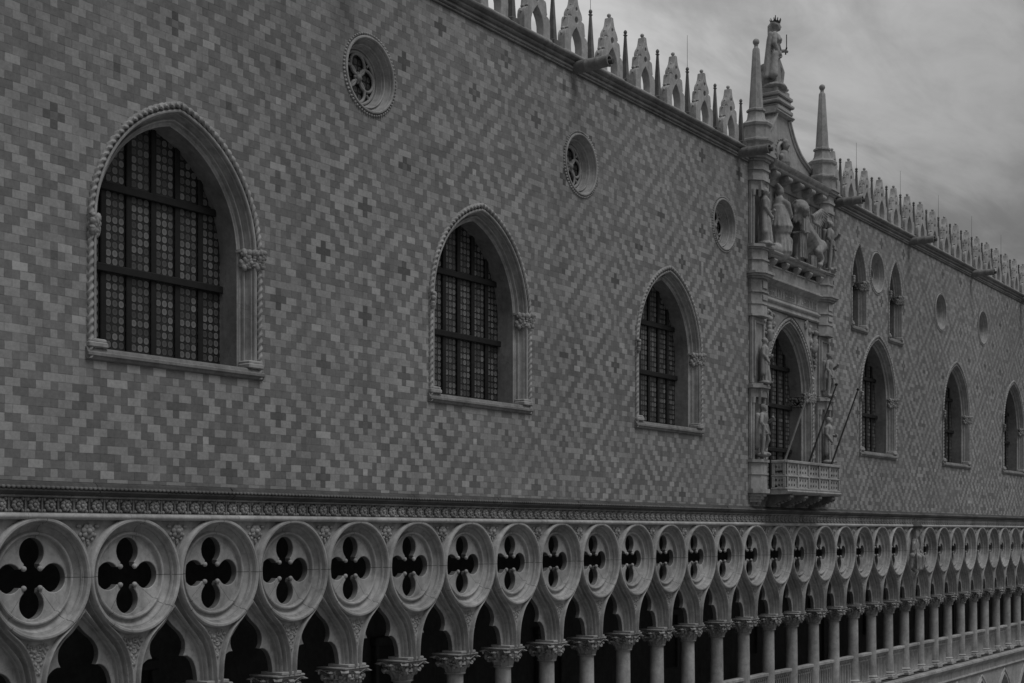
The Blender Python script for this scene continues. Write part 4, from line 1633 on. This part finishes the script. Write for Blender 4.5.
random.seed(13)
# crowned woman with sword on top of the gable (local: looks along -y, base z=0)
f = Fig()
f.sphere((0, 0, .05), .5, 14, 8, (1.2, .8, .35))
f.chain([((-.13, .02, .12), .10), ((-.15, 0, .62), .10), ((-.14, 0, 1.18), .16)])
f.chain([((.16, -.18, .14), .10), ((.20, -.24, .70), .10), ((.13, -.02, 1.18), .16)])
f.cap((-.14, .0, .1), .07, (-.15, -.22, .07), .06)
f.cap((.16, -.18, .12), .07, (.17, -.40, .08), .06)
f.skirt((0, .02, 1.25), .2, (-.06, .10, .25), .26, 12, .05)
f.cap((0, 0, 1.2), .20, (0, 0, 1.45), .17)
f.cap((0, 0, 1.5), .17, (0, -.01, 1.80), .20)
f.cap((-.22, 0, 1.86), .10, (.22, 0, 1.86), .10)
for k in (-1, 1):
    f.sphere((.09 * k, -.16, 1.72), .085, 9, 7)
f.cap((0, 0, 1.9), .09, (0, -.02, 2.08), .08)
f.head((0, -.04, 2.22), .155, (.2, -1, 0))
f.cap((0, .1, 2.2), .1, (0, .15, 1.95), .05)
# right arm (viewer's right after turning) bent with the sword, other arm down holding the mantle
f.chain([((.27, 0, 1.84), .09), ((.36, -.02, 1.5), .08), ((.30, -.27, 1.48), .06)])
f.hand((.30, -.29, 1.48), (0, -1, .15), .06)
f.chain([((-.27, 0, 1.84), .09), ((-.40, .02, 1.48), .08), ((-.38, -.12, 1.14), .06)])
f.hand((-.38, -.13, 1.12), (0, -.4, -1), .06)
# mantle falling from the shoulders
for i in range(9):
    x = -.42 + .09 * i
    f.cap((x * .7, .14, 1.86), .07, (x, .26, .35 + .05 * (i % 3)), .09, 9)
f.cap((-.30, -.02, 1.8), .07, (.18, -.2, 1.42), .06)
f.cap((.20, -.18, 1.40), .07, (-.30, -.12, 1.10), .08)
f.cap((-.40, .0, 1.12), .10, (-.44, .05, .40), .14)
# small lion seated behind her
f.cap((-.02, .30, .22), .24, (.02, .26, .52), .19)
f.sphere((.02, .30, .78), .17, 11, 8)
f.sphere((-.10, .24, .74), .08, 8, 6)
f.cap((-.18, .20, .5), .07, (-.22, .16, .08), .07)
f.cap((.20, .36, .5), .08, (.24, .34, .08), .08)
justice = sculpture('crowned_statue', 'standing stone woman with dark crown and raised sword on top of the curved gable', 'statue', (PC + .02, .6, 15.985), radians(28), f, .024)
justice.scale = (1.28, 1.2, 1.06)
cr = MB()
for k in range(9):
    t = 2 * pi * k / 9
    cr.tube((.13 * cos(t), -.04 + .13 * sin(t), 2.34), .022, (.17 * cos(t), -.04 + .17 * sin(t), 2.46), .012, 6)
cr.lathe([(.12, 2.30), (.145, 2.31), (.155, 2.37), (.135, 2.38)], (0, -.04, 0), 14)
cr.tube((0, -.04, 2.36), .03, (0, -.04, 2.60), .012, 6)


def child(o, nm, me, loc=(0, 0, 0)):
    c = bpy.data.objects.new(nm, me)
    COL.objects.link(c)
    c.parent = o
    c.location = loc
    return c


child(justice, 'crown', cr.mesh('crown', STONE_D, 40))
sw = MB()
sw.tube((.30, -.37, 1.36), .022, (.30, -.39, 1.54), .02, 8)
sw.box(.21, .39, -.42, -.37, 1.55, 1.58, .008)
sw.rings([[(.30 - w_, -.40, z), (.30, -.415, z), (.30 + w_, -.40, z), (.30, -.385, z)] for w_, z in ((.03, 1.585), (.024, 1.98), (.004, 2.05))], caps=True)
child(justice, 'sword', sw.mesh('sword', STONE_D, 20))

# kneeling ruler in a wide cape, before the lion
f = Fig()
f.skirt((0, 0, 1.55), .28, (.05, .0, .95), .46, 16, .06)
f.skirt((.02, .02, 1.1), .36, (.12, .0, .10), .36, 14, .06)
f.cap((.1, 0, .12), .3, (-.42, 0, .12), .2)
f.cap((-.2, 0, .12), .18, (-.55, .0, .10), .12)
f.cap((.16, -.12, .55), .2, (.42, -.16, .5), .17)
f.cap((.42, -.16, .5), .17, (.44, -.16, .10), .14)
f.cap((0, 0, 1.5), .25, (.02, 0, 1.85), .2)
f.cap((-.0, -.2, 1.78), .13, (0, .2, 1.78), .13)
f.cap((.02, 0, 1.9), .1, (.05, 0, 2.05), .1)
f.head((.08, 0, 2.16), .155, (1, -.15, 0))
f.cap((.04, 0, 2.26), .15, (-.1, 0, 2.40), .07)        # horned cap
f.chain([((.05, -.28, 1.72), .12), ((.22, -.32, 1.38), .1), ((.50, -.18, 1.36), .07)])
f.hand((.52, -.18, 1.36), (1, .1, .1), .06)
f.chain([((.05, .24, 1.72), .12), ((.22, .26, 1.38), .1), ((.48, .1, 1.4), .07)])
f.hand((.5, .1, 1.4), (1, 0, .1), .06)
sculpture('kneeling_statue', 'stone ruler in a long pleated cape and horned cap kneeling before the winged lion', 'statue', (PC - 1.55, -.27, 9.725), 0, f, .026)

# winged lion: head to the left, hind legs to the right
f = Fig()
f.cap((-.62, 0, 1.22), .38, (.30, .02, 1.0), .31)
f.cap((.30, .02, 1.0), .31, (.72, .03, .76), .33)
f.cap((-.68, -.02, 1.25), .33, (-.86, -.05, 1.62), .28)
f.sphere((-.90, -.08, 1.82), .34, 14, 10)
f.sphere((-1.06, -.28, 1.76), .20, 12, 9)
f.sphere((-1.13, -.42, 1.68), .12, 10, 7)
f.sphere((-1.16, -.50, 1.73), .05, 8, 6)
f.cap((-1.12, -.40, 1.57), .09, (-1.05, -.3, 1.52), .09)
for k in (-1, 1):
    f.sphere((-.92 + .2 * k, -.10 - .05 * k, 2.05), .075, 8, 6)
    f.cap((-1.08 + .1 * k, -.42 - .04 * k, 1.84), .035, (-1.10 + .03 * k, -.45, 1.76), .03)
for i in range(40):
    t, u = random.uniform(0, 2 * pi), random.uniform(-.9, .75)
    p = Vector((-.85 + .32 * cos(t), -.03 + .32 * sin(t), 1.55 + .42 * u))
    f.cap(p, .075, p + Vector((.05 * cos(t), .05 * sin(t), -.2)), .05, 7)
# forelegs: one on the ground, one raised onto the open book
f.chain([((-.66, .16, 1.0), .17), ((-.70, .18, .55), .105), ((-.70, .18, .14), .09)])
f.cap((-.70, .16, .09), .10, (-.86, .13, .07), .09)
f.chain([((-.72, -.18, 1.08), .17), ((-.86, -.26, .78), .11), ((-1.05, -.30, .92), .09)])
f.cap((-1.05, -.30, .93), .10, (-1.18, -.32, .95), .09)
# hind legs: thigh, hock behind, shank
for y, dx in ((-.17, .0), (.2, -.26)):
    f.chain([((.74 + dx, y, .74), .27), ((.50 + dx, y * 1.2, .50), .16), ((.90 + dx, y * 1.2, .32), .09), ((.80 + dx, y * 1.1, .10), .08)])
    f.cap((.80 + dx, y * 1.1, .08), .09, (.64 + dx, y * 1.15, .06), .085)
f.chain([((.98, .02, .95), .05), ((1.14, .0, .7), .045), ((1.10, .0, .3), .04), ((1.22, -.04, .14), .06)])
lion = sculpture('winged_lion_statue', 'stone winged lion with its paw on an open book under the bracketed cornice', 'statue', (PC + .75, -.38, 9.725), 0, f, .026)
wg = MB()
for i in range(8):
    t = i / 7
    p0 = Vector((-.42 + .10 * t, -.36, 1.62 - .20 * t))
    p1 = Vector((1.50 - .75 * t, -.24, 2.02 - .62 * t))
    mid = p0.lerp(p1, .45) + Vector((0, -.05, .20 * (1 - t)))
    wg.tube(p0, .05, mid, .062, 8, hemi=True)
    wg.tube(mid, .062, p1, .02, 8, hemi=True)
for i in range(6):
    p = Vector((-.45 + .14 * i, -.38, 1.62 + .05 * i))
    wg.tube(p, .07, p + Vector((.2, .0, -.12)), .05, 8, hemi=True)
child(lion, 'wing', remeshed('wing', wg, .016, STATUE, 1))
bkm = MB()
for sg in (1, -1):
    bkm.rings([[(-1.2 + .02 * sg, -.36, z), (-1.2 + .30 * sg, -.42, z), (-1.2 + .30 * sg, -.48, z), (-1.2 + .02 * sg, -.42, z)] for z in (.92, 1.36)], caps=True)
for i in range(6):
    bkm.tube((-1.36 + .075 * i, -.3 - .06 * (i % 2), .0), .05, (-1.33 + .06 * i, -.28 - .04 * (i % 2), .90), .04, 8)
bkm.box(-1.38, -.98, -.42, .0, .88, .93, .01)
child(lion, 'open_book', bkm.mesh('open_book', STATUE, 30))

# niche figures on the piers
def niche_figure(kind, H=1.5):
    f = Fig()
    k = H / 1.5
    v = lambda x, y, z: (x * k * 1.25, y * k * 1.25, z * k)
    f.sphere(v(0, 0, .03), .24 * k, 12, 7, (1, .9, .35))
    f.cap(v(0, 0, 1.20), .085 * k, v(0, -.01, 1.28), .06 * k)
    f.head(v(0, -.02, 1.37), .095 * k, (.3, -1, 0))
    f.cap(v(-.14, 0, 1.16), .07 * k, v(.14, 0, 1.16), .07 * k)
    f.cap(v(0, 0, .88), .125 * k, v(0, -.01, 1.1), .14 * k)
    if kind == 'robe':
        f.skirt(v(0, 0, .85), .14 * k, v(.02, -.02, .1), .17 * k, 11, .035 * k)
        f.cap(v(.05, -.1, .06), .04 * k, v(.06, -.2, .04), .035 * k)
        f.chain([(v(.17, 0, 1.15), .06 * k), (v(.25, -.03, .92), .055 * k), (v(.08, -.18, .86), .045 * k)])
        f.hand(v(.07, -.18, .86), (-1, -.1, .3), .04 * k)
        f.chain([(v(-.17, 0, 1.15), .06 * k), (v(-.26, 0, .9), .055 * k), (v(-.22, -.12, .68), .045 * k)])
        f.hand(v(-.22, -.13, .67), (0, -.3, -1), .04 * k)
        f.cap(v(-.2, .02, 1.1), .07 * k, v(-.24, .02, .3), .08 * k)
    else:
        f.chain([(v(-.08, 0, .8), .10 * k), (v(-.10, -.02, .45), .075 * k), (v(-.10, 0, .1), .05 * k)])
        f.chain([(v(.08, 0, .8), .10 * k), (v(.12, -.10, .46), .075 * k), (v(.12, .0, .12), .05 * k)])
        f.cap(v(-.1, 0, .07), .05 * k, v(-.11, -.15, .05), .04 * k)
        f.cap(v(.12, 0, .07), .05 * k, v(.14, -.14, .05), .04 * k)
        for i in range(9):
            t = 2 * pi * i / 9
            f.cap(v(.12 * cos(t), .11 * sin(t), .86), .035 * k, v(.16 * cos(t), .15 * sin(t), .62), .035 * k)
        f.chain([(v(.17, 0, 1.15), .06 * k), (v(.27, -.06, .95), .055 * k), (v(.16, -.2, 1.05), .045 * k)])
        f.hand(v(.16, -.21, 1.06), (-.6, -.3, .6), .04 * k)
        f.chain([(v(-.17, 0, 1.15), .06 * k), (v(-.27, 0, .92), .055 * k), (v(-.24, -.1, .7), .045 * k)])
        f.hand(v(-.24, -.11, .69), (0, -.3, -1), .04 * k)
        f.cap(v(-.28, -.06, .85), .035 * k, v(-.26, -.02, .05), .05 * k)
        f.cap(v(-.16, .1, 1.15), .07 * k, v(-.14, .12, .25), .09 * k)
    return f


lx, rx = L + PW / 2, R - PW / 2
sculpture('niche_statue', 'slim armoured stone figure in the lowest niche left of the balcony window', 'statue', (lx, -.30, 2.6), 0.3, niche_figure('bare', 1.8), .018, group='niche statues on the portal piers')
sculpture('niche_statue', 'robed stone figure on the bracket left of the window arch, above the lowest left niche', 'statue', (lx + .05, -.33, 5.065), 0.35, niche_figure('robe', 1.6), .018, group='niche statues on the portal piers')
sculpture('niche_statue', 'tall robed stone figure in the upper left niche behind the kneeling ruler', 'statue', (lx + .06, -.34, 9.79), 0.5, niche_figure('robe', 2.0), .02, group='niche statues on the portal piers')
sculpture('niche_statue', 'robed stone figure in the lowest niche right of the balcony window', 'statue', (rx, -.30, 2.6), 0.2, niche_figure('robe', 1.75), .018, group='niche statues on the portal piers')
sculpture('niche_statue', 'striding stone figure on the bracket right of the window arch, above the lowest right niche', 'statue', (rx - .02, -.33, 5.065), 0.2, niche_figure('bare', 1.7), .018, group='niche statues on the portal piers')
sculpture('niche_statue', 'armoured stone figure in the upper right niche behind the lion', 'statue', (rx, -.34, 9.79), 0.3, niche_figure('bare', 1.95), .02, group='niche statues on the portal piers')
for z in ():
    pass

# ------------------------------------------------------------------ flagpoles leaning out from the balcony
for x, lab, tp in ((45.66, 'pale flagpole with ball leaning out across the dark balcony window, leftmost of the three', True),
                   (47.80, 'middle bare flagpole leaning out in front of the right portal pier', False),
                   (49.92, 'dark bare flagpole leaning out against the patterned wall, rightmost of the three', False)):
    o = empty('flagpole', (x, -.50, 1.5))
    tag(o, lab, 'flagpole', 'flagpoles on the balcony')
    m_ = MB()
    m_.tube((0, 0, 0), .040, (0, -1.36, 3.62), .026, 10)
    child(o, 'pole', m_.mesh('pole', POLE if tp and x < 47 else POLE_D, 50))
    m_ = MB()
    m_.sphere((0, -1.375, 3.68), .055, 12, 8)
    child(o, 'ball_finial', m_.mesh('ball_finial', BRASS if tp else WOOD, 60))
    m_ = MB()
    m_.box(-.07, .07, -.10, .06, -.05, .10, .01)
    m_.box(-.07, .07, -.42, -.10, .55, .61, .01)
    child(o, 'socket', m_.mesh('socket', IRON, 30))
